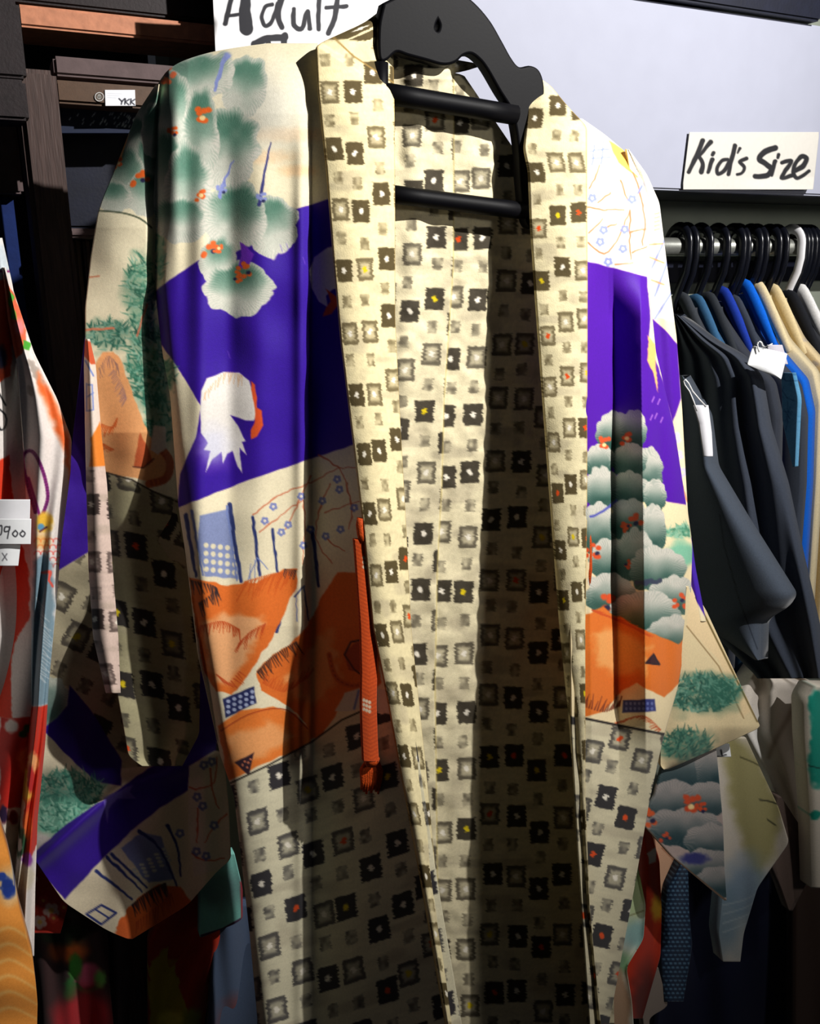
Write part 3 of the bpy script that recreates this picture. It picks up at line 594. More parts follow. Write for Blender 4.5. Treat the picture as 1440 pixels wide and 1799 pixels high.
def p_sf(d):
    G = (86, 148, 122)
    for q in ((262, 190, 30, 44, 1), (240, 240, 30, 40, 2), (262, 290, 28, 60, 3), (222, 310, 36, 54, 4), (255, 340, 34, 44, 5), (200, 345, 30, 30, 6), (270, 230, 24, 50, 7)): d.pine(q[0], q[1], q[2], q[3], 0, (204, 202, 188), (70, 118, 98), 9, q[4], 1.0, -.85)
    d.poly([(228, 228), (208, 262), (190, 300), (200, 302), (214, 276)], (240, 170, 100), 2); d.twig(202, 288, 10, 4); d.twig(246, 312, 13, 6)
    d.poly([(150, 368), (176, 372), (215, 374), (246, 384), (278, 402), (330, 700), (100, 700)], CREAM, 0); d.stroke(spline([(174, 370), (215, 374), (246, 384), (266, 400)], 10), 3, (70, 80, 60))
    d.needles(246, 520, 26, 70, 150, [(70, 132, 104), (96, 150, 124), (140, 180, 156), (40, 96, 76)], 15, 6); d.needles(190, 590, 44, 26, 110, [(60, 120, 98), (120, 166, 144), (40, 96, 80)], 15, 7); d.needles(262, 640, 40, 70, 260, [(40, 104, 82), (72, 136, 110), (130, 180, 156), (30, 86, 70)], 16, 8); d.needles(275, 740, 24, 50, 120, [(50, 114, 92), (120, 170, 146)], 15, 9)
    d.stroke([(158, 487), (174, 485)], 2.5, (220, 130, 90)); d.stroke([(150, 579), (200, 577)], 4, (216, 124, 90), jit=1); d.stroke([(258, 535), (240, 590)], 3, (206, 110, 80), jit=1)
    d.poly([(166, 640), (180, 618), (200, 616), (214, 640), (232, 690), (252, 740), (262, 765), (288, 790), (300, 830), (288, 850), (240, 842), (182, 832), (172, 740)], (234, 166, 108), 2)
    d.hatch([(174, 648), (190, 626), (206, 640)], 14, 20, 80, (150, 110, 100), 1.6, 3); d.hatch([(200, 650), (216, 680), (222, 700)], 20, 16, 120, (160, 120, 120), 1.6, 4); d.hatch([(178, 745), (196, 750), (206, 735)], 20, 16, 110, (206, 92, 36), 2, 5); d.hatch([(182, 780), (200, 790)], 12, 14, 170, (206, 92, 36), 2, 6)
    d.poly([(234, 820), (246, 760), (258, 780), (268, 812), (252, 822)], (196, 92, 50), 1.5); d.stroke([(234, 820), (252, 822), (270, 806)], 2.4, (90, 44, 34))
    d.stroke(spline([(280, 785), (298, 810), (292, 840), (262, 850)], 12), 14, (206, 102, 56)); d.stroke(spline([(280, 785), (298, 810), (292, 840), (262, 850)], 12), 13, (150, 64, 40), dash=8, op=.4)
    d.poly([(270, 748), (290, 750), (292, 786), (278, 800), (264, 790)], (226, 214, 196), 1.5)
    m = d.region([(140, 822), (182, 828), (232, 842), (268, 862), (330, 884), (380, 1360), (140, 1360)])
    ikd(d, m, 41, d.x+(d.y-800)*-.1, d.y-(d.x-200)*.2, 1.15, (176, 168, 132), (40, 36, 34)); d.stroke([(182, 829), (232, 843), (268, 863), (312, 882)], 2.5, (50, 40, 34))
sl_ = sheet('sleeve', M['silk'], SF_L, SF_R, PlaceY(HY, d_sf), p_sf, 2.0, CREAM, ha, .002, sm=4)
CU_L = [(150, 596), (148, 640), (150, 760), (152, 850), (156, 1000), (164, 1120), (186, 1218)]
CU_R = [(158, 596), (168, 640), (178, 760), (188, 850), (198, 1000), (208, 1120), (212, 1218)]
def p_cu(d):
    d.poly([(146, 596), (160, 600), (170, 640), (160, 640), (148, 625)], (206, 84, 46), 1)
    d.stroke([(150, 634), (164, 660)], 3, (120, 138, 196)); d.stroke([(152, 674), (152, 722), (164, 720), (162, 676), (152, 676)], 2.4, (120, 138, 196)); d.stroke([(152, 698), (164, 690)], 2.4, (120, 138, 196))
    d.poly([(160, 770), (175, 740), (190, 800), (190, 822), (158, 820)], (234, 132, 44), 2)
    m = d.region([(130, 822), (230, 816), (230, 1300), (130, 1300)]); ikd(d, m, 47, (d.x-d.L)*1.0+12, d.y, .95, (226, 200, 186), (70, 56, 52))
sheet('cuff_edge', M['silk'], CU_L, CU_R, PlaceY(HY, lambda x, y, u: ip(y, [596, 850, 1220], [.0, .012, .010])+.008*np.sin(np.pi*u)), p_cu, 1.8, (232, 214, 200), ha, .003, sm=4)
SB_L = [(150, 590), (112, 900), (103, 1000), (88, 1130), (78, 1210), (72, 1300), (62, 1440), (60, 1510), (112, 1585), (190, 1636), (226, 1650)]
SB_R = [(250, 590), (330, 1000), (360, 1200), (392, 1320), (402, 1420), (406, 1510), (382, 1530), (330, 1590), (232, 1650)]
def d_sb(x, y, u):
    r1 = ip(x, [60, 215, 390], [1505, 1368, 1310])   # crease of the turned-up hem
    d = -.030-.052*sstep(900, 1320, y)+.012*np.exp(-((y-r1-14)/18)**2)
    d = d+fold(x, 360, 22, .012)*sstep(1250, 1360, y)+.006*np.sin(x/26+y/90)*sstep(900, 1200, y)
    return d+wob2(x, y, .002, 45)
def p_sb(d):
    m = d.region([(60, 1010), (103, 1002), (158, 968), (420, 800), (420, 1330), (215, 1350), (118, 1205), (60, 1205)]); ikd(d, m, 52, (d.x-100)*.9+(d.y-1000)*.45, (d.y-1000)*.9-(d.x-100)*.45, 1.25, (190, 178, 146), (44, 38, 34))
    d.poly([(60, 590), (300, 590), (300, 900), (158, 968), (103, 1002), (60, 1010)], (54, 16, 140), 0)
    d.pine(85, 1235, 40, 48, 0, (190, 194, 180), (86, 120, 112), 9, 3)
    d.poly([(122, 1204), (170, 1262), (214, 1338), (212, 1380), (170, 1375), (110, 1320), (74, 1280), (100, 1262), (118, 1240)], (48, 16, 136), 1)
    d.needles(120, 1390, 60, 34, 260, [(34, 84, 72), (60, 120, 100), (104, 150, 130)], 15, 4); d.blob(110, 1430, 50, 34, (60, 116, 100), .5, .8); d.needles(110, 1440, 44, 34, 160, [(110, 176, 150), (160, 205, 180), (50, 110, 92)], 14, 5); d.blob(72, 1478, 24, 14, (206, 196, 190), .5)
    d.poly([(50, 1506), (120, 1446), (200, 1392), (260, 1350), (330, 1312), (335, 1180), (376, 1180), (378, 1318), (332, 1346), (330, 1388), (280, 1420), (230, 1460), (170, 1520), (114, 1580), (60, 1520)], (50, 16, 140), 1)
    d.poly([(335, 1180), (378, 1180), (380, 1318), (332, 1346)], (54, 18, 146), 1)
    d.poly([(180, 1400), (235, 1378), (228, 1392), (240, 1402), (205, 1404), (192, 1420), (188, 1446), (183, 1420)], (120, 110, 190), 1.5, op=.7)
    B1, B2 = (96, 112, 176), (44, 54, 116)
    d.poly([(212, 1490), (250, 1462), (284, 1470), (306, 1545), (262, 1552)], B1, 2, op=.8)
    for i in range(5):
        for j in range(4): d.blob(236+i*13+j*3, 1538-i*9+j*6.5-10, 4.6, 2.6, (196, 198, 190), .3, 1, 0)
    for pts in ([(188, 1506), (250, 1566)], [(168, 1530), (232, 1580)], [(244, 1460), (280, 1490), (312, 1560)], [(294, 1450), (312, 1490), (318, 1540)], [(196, 1500), (258, 1560)]): d.stroke(spline(pts, 8), 6, B2, 3, jit=1.2)
    d.stroke([(152, 1606), (178, 1590), (204, 1604), (178, 1624), (152, 1606)], 4, B2); d.stroke([(168, 1598), (190, 1612)], 3, B2)
    d.poly([(210, 1620), (240, 1580), (280, 1556), (318, 1558), (336, 1590), (280, 1650), (200, 1650)], (214, 98, 40), 3); d.hatch([(232, 1590), (262, 1566), (290, 1552)], 22, 24, 70, (44, 32, 40), 3, 3); d.hatch([(240, 1620), (280, 1590), (300, 1570)], 18, 22, 80, (180, 70, 30), 2.6, 4)
    d.poly([(332, 1346), (378, 1318), (420, 1330), (412, 1520), (340, 1540), (330, 1440)], (226, 212, 192), 1)
    for pts in ([(332, 1384), (350, 1386), (376, 1374), (380, 1330)], [(370, 1350), (374, 1390), (384, 1420)], [(348, 1420), (346, 1480)], [(398, 1430), (376, 1452), (360, 1480)], [(338, 1500), (356, 1512), (395, 1508)]): d.stroke(spline(pts, 10), 3, (200, 92, 68), 2, jit=1.5)
    for q in ((358, 1344), (372, 1338), (346, 1400), (356, 1416), (345, 1496), (362, 1504), (376, 1450), (316, 1464)): d.flower(q[0], q[1], 8, (104, 112, 168))
sheet('sleeve_back', M['silk'], SB_L, SB_R, PlaceY(HY, d_sb), p_sb, 2.0, (226, 212, 182), ha, .003, sm=4)
# right sleeve
RS_L = [(1100, 262), (1110, 400), (1120, 700), (1160, 900), (1190, 1000), (1200, 1090)]
RS_R = [(1104, 262), (1136, 306), (1158, 356), (1172, 470), (1188, 590), (1198, 720), (1208, 900), (1222, 1000), (1240, 1092)]
def p_rs(d):
    d.poly([(1090, 250), (1200, 250), (1200, 570), (1090, 540)], (244, 238, 226), 0)
    for pts in ([(1168, 420), (1145, 470)], [(1176, 450), (1150, 520)], [(1182, 510), (1150, 560)]): d.stroke(pts, 4, (150, 160, 214))
    for pts in ([(1136, 450), (1166, 462)], [(1138, 430), (1164, 428)], [(1144, 492), (1166, 500)]): d.stroke(pts, 3, (228, 160, 110))
    for k in range(5): d.stroke([(1150, 376+k*7), (1158, 374+k*7)], 2.4, (214, 160, 120))
    d.poly([(1140, 555), (1168, 580), (1190, 606), (1196, 700), (1186, 730), (1170, 765), (1156, 700)], (76, 0, 160), .5)
    for q in ((1184, 770, 12), (1190, 800, 10), (1198, 830, 9)): d.flower(q[0], q[1], q[2], (206, 200, 226), (244, 226, 200))
    d.stroke([(1178, 780), (1190, 830), (1206, 880)], 3, (230, 150, 110), jit=2)
    d.poly([(1200, 935), (1222, 950), (1244, 1094), (1216, 1044)], (64, 24, 164), .5)
sheet('sleeve', M['silk'], RS_L, RS_R, PlaceY(HY, lambda x, y, u: ip(y, [262, 500, 1100], [-.012, .0, .016])-.014*u*u+.004*np.sin(u*9)), p_rs, 1.8, (242, 226, 186), ha, .002, sm=4)
RB_L = [(1206, 1030), (1190, 1180), (1160, 1300), (1160, 1346), (1166, 1352)]
RB_R = [(1214, 1030), (1240, 1072), (1290, 1180), (1336, 1278), (1250, 1318), (1172, 1352)]
def p_rb(d):
    d.poly([(1212, 1036), (1232, 1066), (1290, 1190), (1318, 1250), (1306, 1258), (1262, 1160), (1206, 1100)], (232, 206, 160), 1)
    d.stroke([(1222, 1050), (1330, 1268)], 3, (110, 92, 50)); d.stroke([(1206, 1100), (1262, 1170), (1306, 1262)], 2, (150, 124, 84))
    d.needles(1230, 1220, 60, 32, 330, [(40, 92, 78), (70, 124, 104), (110, 156, 136), (28, 74, 62)], 16, 3); d.needles(1205, 1310, 44, 26, 160, [(40, 92, 78), (80, 134, 112)], 14, 4); d.needles(1270, 1215, 30, 24, 80, [(44, 98, 82), (90, 140, 120)], 14, 6)
sheet('sleeve_hem', M['silk'], RB_L, RB_R, PlaceY(HY, lambda x, y, u: .022-.02*u+.004*np.sin(x/17)), p_rb, 2.0, (226, 206, 162), ha, .004, sm=2)
RC_L = [(1170, 1318), (1150, 1400), (1126, 1446), (1180, 1506), (1240, 1556), (1272, 1582)]
RC_R = [(1258, 1318), (1264, 1380), (1270, 1450), (1272, 1520), (1276, 1582)]
def p_rc(d):
    for q in ((1200, 1350, 70, 40, 1), (1250, 1350, 30, 44, 2), (1180, 1410, 60, 40, 3), (1240, 1405, 44, 34, 4), (1200, 1455, 70, 36, 5), (1250, 1480, 50, 36, 6), (1240, 1525, 60, 34, 7), (1262, 1550, 40, 30, 8)): d.pine(q[0], q[1], q[2], q[3], 0, (160, 152, 148), (34, 60, 66), 9, q[4], 1.0, .9)
    d.twig(1215, 1415, 16, 2, (200, 74, 40)); d.twig(1232, 1420, 10, 3, (200, 74, 40)); d.twig(1140, 1436, 14, 5, (220, 90, 40)); d.twig(1168, 1470, 8, 6, (200, 74, 40)); d.blob(1220, 1508, 24, 10, (50, 52, 110), .4)
    d.stroke([(1128, 1450), (1180, 1508), (1272, 1582)], 7, (96, 76, 60))
sheet('sleeve_back', M['silk'], RC_L, RC_R, PlaceY(HY, lambda x, y, u: -.005-.006*u+.005*np.sin(x/19+y/60)), p_rc, 2.0, (170, 152, 146), ha, .004, sm=2)
# braided ties with tassel
def on_h(px, py, d): return on_y(np.array(float(px)), np.array(float(py)), HY-d)
def band(name, pts, wpx, dep, parent, paint=None):
    L_ = [(x-wpx/2, y) for x, y in pts]; R_ = [(x+wpx/2, y) for x, y in pts]
    return sheet(name, M['wool'], L_, R_, PlaceY(HY, dep), paint, 1.5, (198, 76, 24), parent, .004, sm=3)
def p_band(d):
    sl = d.rows(0, 2000); d.mix(sl, .4*(.5+.5*np.sin((d.y+np.abs(d.u-.5)*14)*.9)), (140, 44, 14))
    for yy in (988, 1238): 
        for k in range(9): d.blob(641+(k % 3)*5-2, yy-8+(k//3)*8+(k % 3)*2, 2.6, 3.2, (206, 186, 160), .3, 1, 0)
bd = lambda x, y, u: cL(y)-.004+.0012*np.sin(np.pi*u)
tie = band('tie_cord', [(636, 948), (640, 1000), (647, 1100), (649, 1180), (648, 1240), (650, 1300), (652, 1338)], 27, lambda x, y, u: bd(x, y, u)-.006*sstep(1200, 1340, y), ha, p_band)
tie['label'] = 'orange braided tie cord'
tube('loop', M['cord'], [on_h(x, y, float(cL(y))-.004) for x, y in ((634, 910), (632, 922), (634, 938), (638, 950))], .0035, tie, 8)
for k in range(9):
    x0 = 636+k*4.2
    tube('tassel_strand', M['cord'], [on_h(652+(x0-652)*.35, 1334, .072), on_h(x0, 1352, .073), on_h(x0+1, 1372, .072), on_h(x0-1, 1386+(k*7 % 5)*2, .070)], [.0022, .0026, .0022, .0012], tie, 6)
tube('tassel_knot', M['cord'], [on_h(652, 1322, .076), on_h(652, 1332, .078), on_h(652, 1340, .077)], [.004, .0075, .006], tie, 10)
rt = tube('tie_cord', M['cord'], [on_h(x, y, float(cR(y))-.004) for x, y in ((1030, 915), (1033, 950), (1034, 1000), (1032, 1040))], [.002, .0032, .0032, .002], ha, 8); rt['label'] = 'orange tie cord half hidden behind the collar'

# ------------------------------------------------------------------ the children's rack on the right
YR = 1.02
zr = Z_at(1250, 434, YR)
rail = empty('clothes_rail', (1.6, YR, zr), 'grey steel clothes rail under the white board', 'rail')
tube('rod', M['steel'], [(x, YR, zr) for x in np.linspace(.62, 3.0, 4)], .0125, rail, 16)
for xx in (.63, 2.2): box('bracket', M['steel'], xx-.006, xx+.006, YR-.008, YR+.008, zr, zb0, rail, .001)
box('crossbar', M['navy'], .62, 3.0, 1.10, 1.12, zr-.052, zr-.02, rail, .002)
hooks = [(1210, 0), (1222, 0), (1247, 0), (1277, 0), (1305, 0), (1313, 0), (1335, 0), (1345, 0), (1368, 0), (1380, 0), (1408, 1), (1417, 0), (1423, 0), (1431, 0), (1438, 0)]
wornames = ['charcoal jacket nearest the haori', 'second dark jacket from the haori', 'denim-edged blue jacket', 'black jacket with the white price tag', 'royal blue jacket', 'dark jacket squeezed behind the royal blue one', 'bright blue jacket', 'dark jacket behind the bright blue one', 'cream silk jacket', 'second cream jacket with a blue motif', 'black-edged jacket by the white hook', 'white jacket at the right edge']
def hookX(px): return X_at(px, 432, YR-.022)
for i, (px, wh) in enumerate(hooks):
    c = hookX(px); m = M['white_hook'] if wh else M['hook']
    lab = 'white plastic hanger hook standing out among the black ones on the rail' if wh else ['black hanger hook on the rail nearest the haori', 'second black hanger hook from the haori', 'third black hanger hook from the haori', 'fourth black hanger hook from the haori', 'fifth black hanger hook from the haori, paired with the sixth', 'sixth black hanger hook from the haori', 'seventh black hanger hook from the haori', 'eighth black hanger hook from the haori', 'ninth black hanger hook, second left of the white hook', 'black hanger hook just left of the white hook', '', 'black hanger hook directly right of the white hook', 'second black hanger hook right of the white hook', 'third black hanger hook right of the white hook', 'last black hanger hook at the right edge'][i]
    h = empty('child_hanger', (c, YR, zr-.13), lab, 'hanger', 'hangers on the children\'s rail')
    pts = [(c, YR+.0215*math.cos(t)*1.0, zr+.004+.0225*math.sin(t)) for t in np.linspace(.1, math.pi*.98, 14)]
    pts += [(c, YR-.0225, zr-.015), (c, YR-.019, zr-.035), (c, YR-.010, zr-.055), (c, YR-.002, zr-.075), (c, YR, zr-.10)]
    tube('hook', m, pts, .0072, h, 8, flat=.6)
    tube('neck', m, [(c, YR-.05, zr-.125), (c, YR-.02, zr-.105), (c, YR, zr-.095), (c, YR+.02, zr-.105), (c, YR+.05, zr-.125)], [.004, .006, .009, .006, .004], h, 8)
def px_of(c, o, z): x, y = proj((c, YR-o, zr+z)); return (float(x), float(y))
def jacket(c, label, col, collar=None, w=.13, drop=.165, ln=.55, th=.012, paint=None, neck=-.095, seed=0, group='jackets on the children\'s rail', flare=.05, step=3):
    p = empty('child_jacket', (c, YR, zr-ln), label, 'jacket', group)
    Lp = [px_of(c, -.025, neck), px_of(c, -.075, -drop*.85), px_of(c, -.08, -.3), px_of(c, -.08, -ln)]
    Rp = [px_of(c, .025, neck-.004), px_of(c, w*.55, -drop*.80), px_of(c, w, -drop-.008), px_of(c, w+.018, -drop-.05), px_of(c, w+.03, -.32), px_of(c, w+flare, -ln)]
    def dep(x, y, u):
        k = sstep(Rp[0][1], Rp[0][1]+260, y)
        return .003*k*np.sin(u*17+seed)+.004*k*np.sin(u*9+seed*2+y/170)-.006*np.exp(-(1-u)*14)
    sheet('body', M['wool'], Lp, Rp, PlaceX(c-.004, dep), paint, step, col, p, th, sm=4, back=True)
    cc = collar or col
    q = [(c-.006, YR+.012, zr+neck+.006), (c-.007, YR-.012, zr+neck+.014), (c-.008, YR-.03, zr+neck-.002), (c-.008, YR-.055, zr+neck-.035), (c-.008, YR-.085, zr+neck-.075)]
    m = mat('collar_cloth', cc, .85, .15, 400, .2, 900, .15)
    tube('collar', m, spline(q, 14), [.010]*10+[.009, .008, .007, .006], p, 10, flat=.55)
    return p
K = hookX
DK = (40, 44, 54)
def p_pinstripe(d): pass
jacket(K(1222), 'dark slate jacket, second from the haori on the rail', (50, 54, 64), (54, 58, 64), .115, .165, .62, seed=2, neck=-.085)
jacket(K(1247), 'jacket with a pale denim-blue shoulder edge on the rail', (44, 84, 120), (52, 92, 128), .12, .17, .62, seed=3, neck=-.088)
jacket(K(1268), 'black jacket behind the white price tag on the rail', (48, 52, 62), (46, 50, 56), .135, .17, .66, seed=4, neck=-.085)
jacket(K(1292), 'royal blue jacket with a turned collar on the rail', (30, 54, 150), (28, 56, 156), .10, .17, .62, seed=5, neck=-.078)
jacket(K(1313), 'dark slate jacket squeezed between the two blue ones', (54, 60, 72), None, .135, .175, .68, seed=6, neck=-.09)
jacket(K(1330), 'vivid bright blue jacket with a high collar on the rail', (12, 96, 206), (12, 100, 214), .13, .17, .58, seed=7, neck=-.068)
def p_cream(d):
    d.blob(1418, 548, 8, 9, (72, 78, 150), .3)
    for x_, y_ in ((1400, 600), (1430, 640)): d.blob(x_, y_, 8, 6, (150, 150, 170), .4, .6)
jacket(K(1352), 'cream silk jacket next to the vivid blue one', (222, 206, 168), (226, 208, 166), .125, .16, .58, seed=8, neck=-.07)
jacket(K(1380), 'cream jacket with a small blue motif left of the white hook', (226, 204, 160), (226, 206, 160), .12, .16, .58, seed=9, neck=-.075, paint=p_cream)
jacket(K(1412), 'black-edged grey jacket behind the white hook', (46, 48, 54), (30, 32, 38), .12, .16, .58, seed=10, neck=-.085)
jacket(K(1428), 'white jacket at the right end of the rail', (236, 234, 232), (240, 240, 240), .12, .15, .58, seed=11, neck=-.075)

# long dark sleeves and robes hanging from the first jackets
def robe(name, label, cat, left, right, place, paint, col, step=3, rim=.02, m='wool', parent=None, group=None):
    o = sheet(name, M[m], left, right, place, paint, step, col, parent, rim, sm=4, back=rim >= .012)
    if parent is None: tag(o, label, cat, group)
    return o
def fdep(a=.006, f=22., g=120., ph=0): return lambda x, y, u: a*np.sin(x/f+y/g+ph)+a*.5*np.sin(x/f*2.3-y/g+ph*2)
def p_dk(d):
    d.stroke([(1264, 905), (1272, 960), (1300, 1060), (1330, 1140)], 1.5, (30, 36, 46))
robe('dark_sleeve', 'slate wool sleeve with a pointed tip right of the haori', 'sleeve', [(1188, 660), (1192, 800), (1200, 950), (1220, 1085), (1326, 1160)], [(1200, 660), (1238, 728), (1250, 820), (1300, 905), (1388, 1046), (1374, 1068), (1338, 1090), (1336, 1160)], PlaceX(K(1190)-.075, lambda x, y, u: .006*np.sin(u*5+y/200)+.006*u-.016*np.exp(-(1-u)*10)), p_dk, (64, 72, 84), 2.5, .012)
robe('dark_robe', 'charcoal robe with soft vertical folds behind the pointed slate sleeve', 'robe', [(1180, 552), (1190, 800), (1230, 1090), (1330, 1190)], [(1190, 552), (1250, 598), (1300, 626), (1328, 664), (1343, 750), (1373, 850), (1392, 940), (1428, 1100), (1442, 1186), (1442, 1192)], PlaceX(K(1204)-.036, lambda x, y, u: .007*np.sin(u*13+.5)*sstep(600, 720, y)+.003*np.sin(u*27+y/90)-.016*np.exp(-(1-u)*16)), None, (52, 58, 70), 2.5, .012)
def p_denim(d): d.needles(1382, 700, 14, 60, 60, [(70, 130, 170), (40, 80, 120)], 18, 3, 2)
robe('blue_sleeve', 'frayed denim-blue sleeve showing between two charcoal robes', 'sleeve', [(1372, 655), (1374, 740), (1392, 820)], [(1392, 655), (1402, 700), (1396, 820)], PlaceX(K(1247)-.012, fdep(.002)), p_denim, (92, 150, 188), 2, .006)
# price tags
def tagcard(label, left, right, y, paint=None, col=(236, 238, 240), step=1.5): return tag(sheet('price_tag', M['print'], left, right, PlaceY(y, lambda x, yy, u: .003*np.sin(u*3)), paint, step, col, None, .0012, sm=0), label, 'price tag', 'price tags')
def p_faint(d):
    for k in range(5): d.stroke([(1330+k*3, 618+k*7), (1366-k*2, 630+k*6)], .8, (205, 208, 214))
tagcard('white price tag on the shoulder of the dark jackets at the right', [(1323, 608), (1313, 641), (1370, 666)], [(1326, 608), (1383, 621), (1372, 666)], .80, p_faint)
tagcard('grey back card tucked behind the white price tag at the right', [(1348, 608), (1352, 640)], [(1374, 606), (1384, 640)], .815, None, (190, 186, 196))
tagcard('folded white tag hanging on the dark robe beside the haori sleeve', [(1219, 715), (1228, 745), (1236, 802)], [(1244, 712), (1250, 760), (1252, 796)], .775, None, (220, 220, 226))
def string(parent, pts, y): tube('string', M['string'], [on_y(np.array(float(a)), np.array(float(b)), y) for a, b in spline(pts, 10)], .0009, parent, 6)
tg = [o for o in bpy.data.objects if o.name.startswith('price_tag')]
string(tg[0], [(1333, 618), (1330, 604), (1336, 600), (1342, 610), (1356, 604)], .795); string(tg[2], [(1224, 722), (1212, 690), (1200, 672), (1206, 668), (1218, 690), (1240, 714)], .772)
def p_one(d): d.stroke([(1266, 1318), (1268, 1328)], 3, (30, 30, 34)); d.stroke([(1259, 1330), (1275, 1326)], 2.4, (30, 30, 34))
tagcard('small white tag with a black numeral under the right sleeve hem', [(1256, 1311), (1258, 1330)], [(1281, 1307), (1284, 1329)], .735, p_one)

# ------------------------------------------------------------------ lower right: robes behind the haori sleeve
def p_pale(d):
    d.poly([(1262, 1300), (1290, 1290), (1330, 1330), (1372, 1420), (1360, 1500), (1330, 1560), (1290, 1440)], (150, 142, 84), 4, soft=12, op=.8)
    d.stroke(spline([(1300, 1330), (1340, 1350), (1362, 1390)], 8), 2.5, (88, 84, 50)); d.stroke(spline([(1334, 1405), (1352, 1408), (1366, 1413)], 6), 2.5, (50, 50, 36)); d.stroke([(1348, 1440), (1362, 1450)], 2.5, (60, 60, 40))
    d.blob(1310, 1560, 40, 50, (120, 146, 172), .7, .8); d.blob(1270, 1620, 40, 60, (104, 132, 152), .7, .8)
    for k in range(4): d.stroke(spline([(1270, 1590+k*16), (1310, 1580+k*14), (1340, 1560+k*14)], 8), 3, (170, 184, 190), 1, op=.6)
robe('pale_kimono', 'pale grey kimono with an olive landscape print below the right sleeve', 'kimono', [(1258, 1296), (1262, 1420), (1270, 1560), (1262, 1640), (1270, 1690)], [(1310, 1296), (1368, 1420), (1386, 1480), (1330, 1560), (1306, 1640), (1300, 1690)], PlaceY(.765, fdep(.006, 24)), p_pale, (206, 196, 182), 2.5, .02, 'silk')
def p_white(d):
    d.blob(1330, 1340, 30, 80, (250, 248, 244), .6); d.stroke(spline([(1418, 1190), (1390, 1250), (1362, 1300), (1350, 1330)], 10), 10, (150, 128, 108), 4, op=.7, soft=6)
    for k in range(5): d.hatch([(1420, 1280+k*30), (1436, 1300+k*30)], 10, 14, 10, (110, 120, 110), 1.4, k)
robe('white_kimono', 'cream-white kimono hanging below the charcoal robes', 'kimono', [(1330, 1166), (1296, 1215), (1300, 1290), (1340, 1360), (1368, 1420), (1384, 1500), (1424, 1540)], [(1338, 1166), (1448, 1206), (1446, 1300), (1446, 1420), (1440, 1500), (1430, 1540)], PlaceY(.815, lambda x, y, u: .014*np.sin(u*7+y/110)+.006*np.sin(u*19)), p_white, (232, 222, 210), 2.5, .02, 'silk')
def p_brown(d): d.poly([(1350, 1460), (1390, 1450), (1424, 1500), (1420, 1560), (1380, 1600), (1360, 1520)], (110, 92, 84), 4)
robe('brown_kimono', 'dark mauve-brown kimono corner below the cream-white one', 'kimono', [(1366, 1400), (1346, 1500), (1372, 1560), (1386, 1600)], [(1372, 1400), (1424, 1480), (1422, 1540), (1392, 1600)], PlaceY(.775, fdep(.004)), p_brown, (96, 80, 74), 2.5, .015, 'silk')
def p_teal(d):
    for q in ((1434, 1240, 14, 30), (1436, 1330, 16, 50), (1432, 1432, 10, 8), (1440, 1280, 18, 30)): d.blob(*q, (24, 150, 130), .25, 1, .2)
    d.stroke([(1420, 1345), (1440, 1350)], 2, (16, 60, 56))
robe('teal_kimono', 'white kimono with teal patches at the right edge', 'kimono', [(1424, 1206), (1410, 1230), (1412, 1300), (1420, 1420), (1424, 1560)], [(1480, 1206), (1490, 1300), (1490, 1420), (1490, 1560)], PlaceY(.745, lambda x, y, u: .008*np.sin(u*6)), p_teal, (222, 212, 196), 2.5, .02, 'silk')
robe('navy_kimono', 'deep navy kimono filling the lower right corner', 'kimono', [(1180, 1480), (1160, 1700), (1150, 1850)], [(1420, 1480), (1424, 1600), (1414, 1700), (1410, 1850)], PlaceY(.92, fdep(.010, 30)), None, (22, 28, 58), 4, .02, 'silk')
robe('brown_robe', 'dark brown robe in the bottom right corner', 'robe', [(1398, 1500), (1396, 1850)], [(1520, 1500), (1520, 1850)], PlaceY(.865, fdep(.006, 20)), None, (70, 52, 44), 4, .02, 'silk')
def p_text(d):
    for j in range(34):
        for i in range(6):
            x_ = 1166+i*8+(j % 2)*4; d.blob(x_, 1520+j*7.5, 3, 1.7, (92, 130, 160), .3, .9, 0)
robe('textured_navy_kimono', 'navy kimono with a raised scale texture beside the red one', 'kimono', [(1196, 1508), (1172, 1560), (1160, 1680), (1166, 1760)], [(1208, 1508), (1210, 1600), (1216, 1660), (1200, 1760)], PlaceY(.80, lambda x, y, u: .005*np.sin(u*5)), p_text, (26, 44, 70), 1.8, .015, 'silk')
def p_red(d):
    d.poly([(1130, 1450), (1170, 1470), (1160, 1520), (1162, 1620), (1150, 1660)], (212, 62, 26), 2); d.poly([(1138, 1498), (1152, 1490), (1152, 1514), (1140, 1518)], (236, 226, 214), 2)
    d.blob(1154, 1595, 10, 22, (240, 180, 50), .5); d.blob(1140, 1760, 30, 60, (88, 30, 24), .6, .9)
robe('red_kimono', 'orange-red kimono strip with a yellow flame between green and navy cloth', 'kimono', [(1126, 1440), (1134, 1520), (1134, 1600), (1100, 1700), (1104, 1790)], [(1136, 1440), (1158, 1510), (1162, 1600), (1160, 1680), (1128, 1790)], PlaceY(.785, lambda x, y, u: .008*np.sin(u*4+1)), p_red, (196, 52, 26), 2, .015, 'silk')
def p_peach(d): d.hatch([(1162, 1490), (1190, 1520)], 14, 24, 20, (176, 120, 90), 1.6, 3)
robe('peach_kimono', 'peach feather-lined kimono corner between red and navy cloth', 'kimono', [(1150, 1470), (1156, 1540), (1162, 1580)], [(1156, 1470), (1196, 1522), (1166, 1580)], PlaceY(.81, 0), p_peach, (224, 176, 142), 2, .012, 'silk')
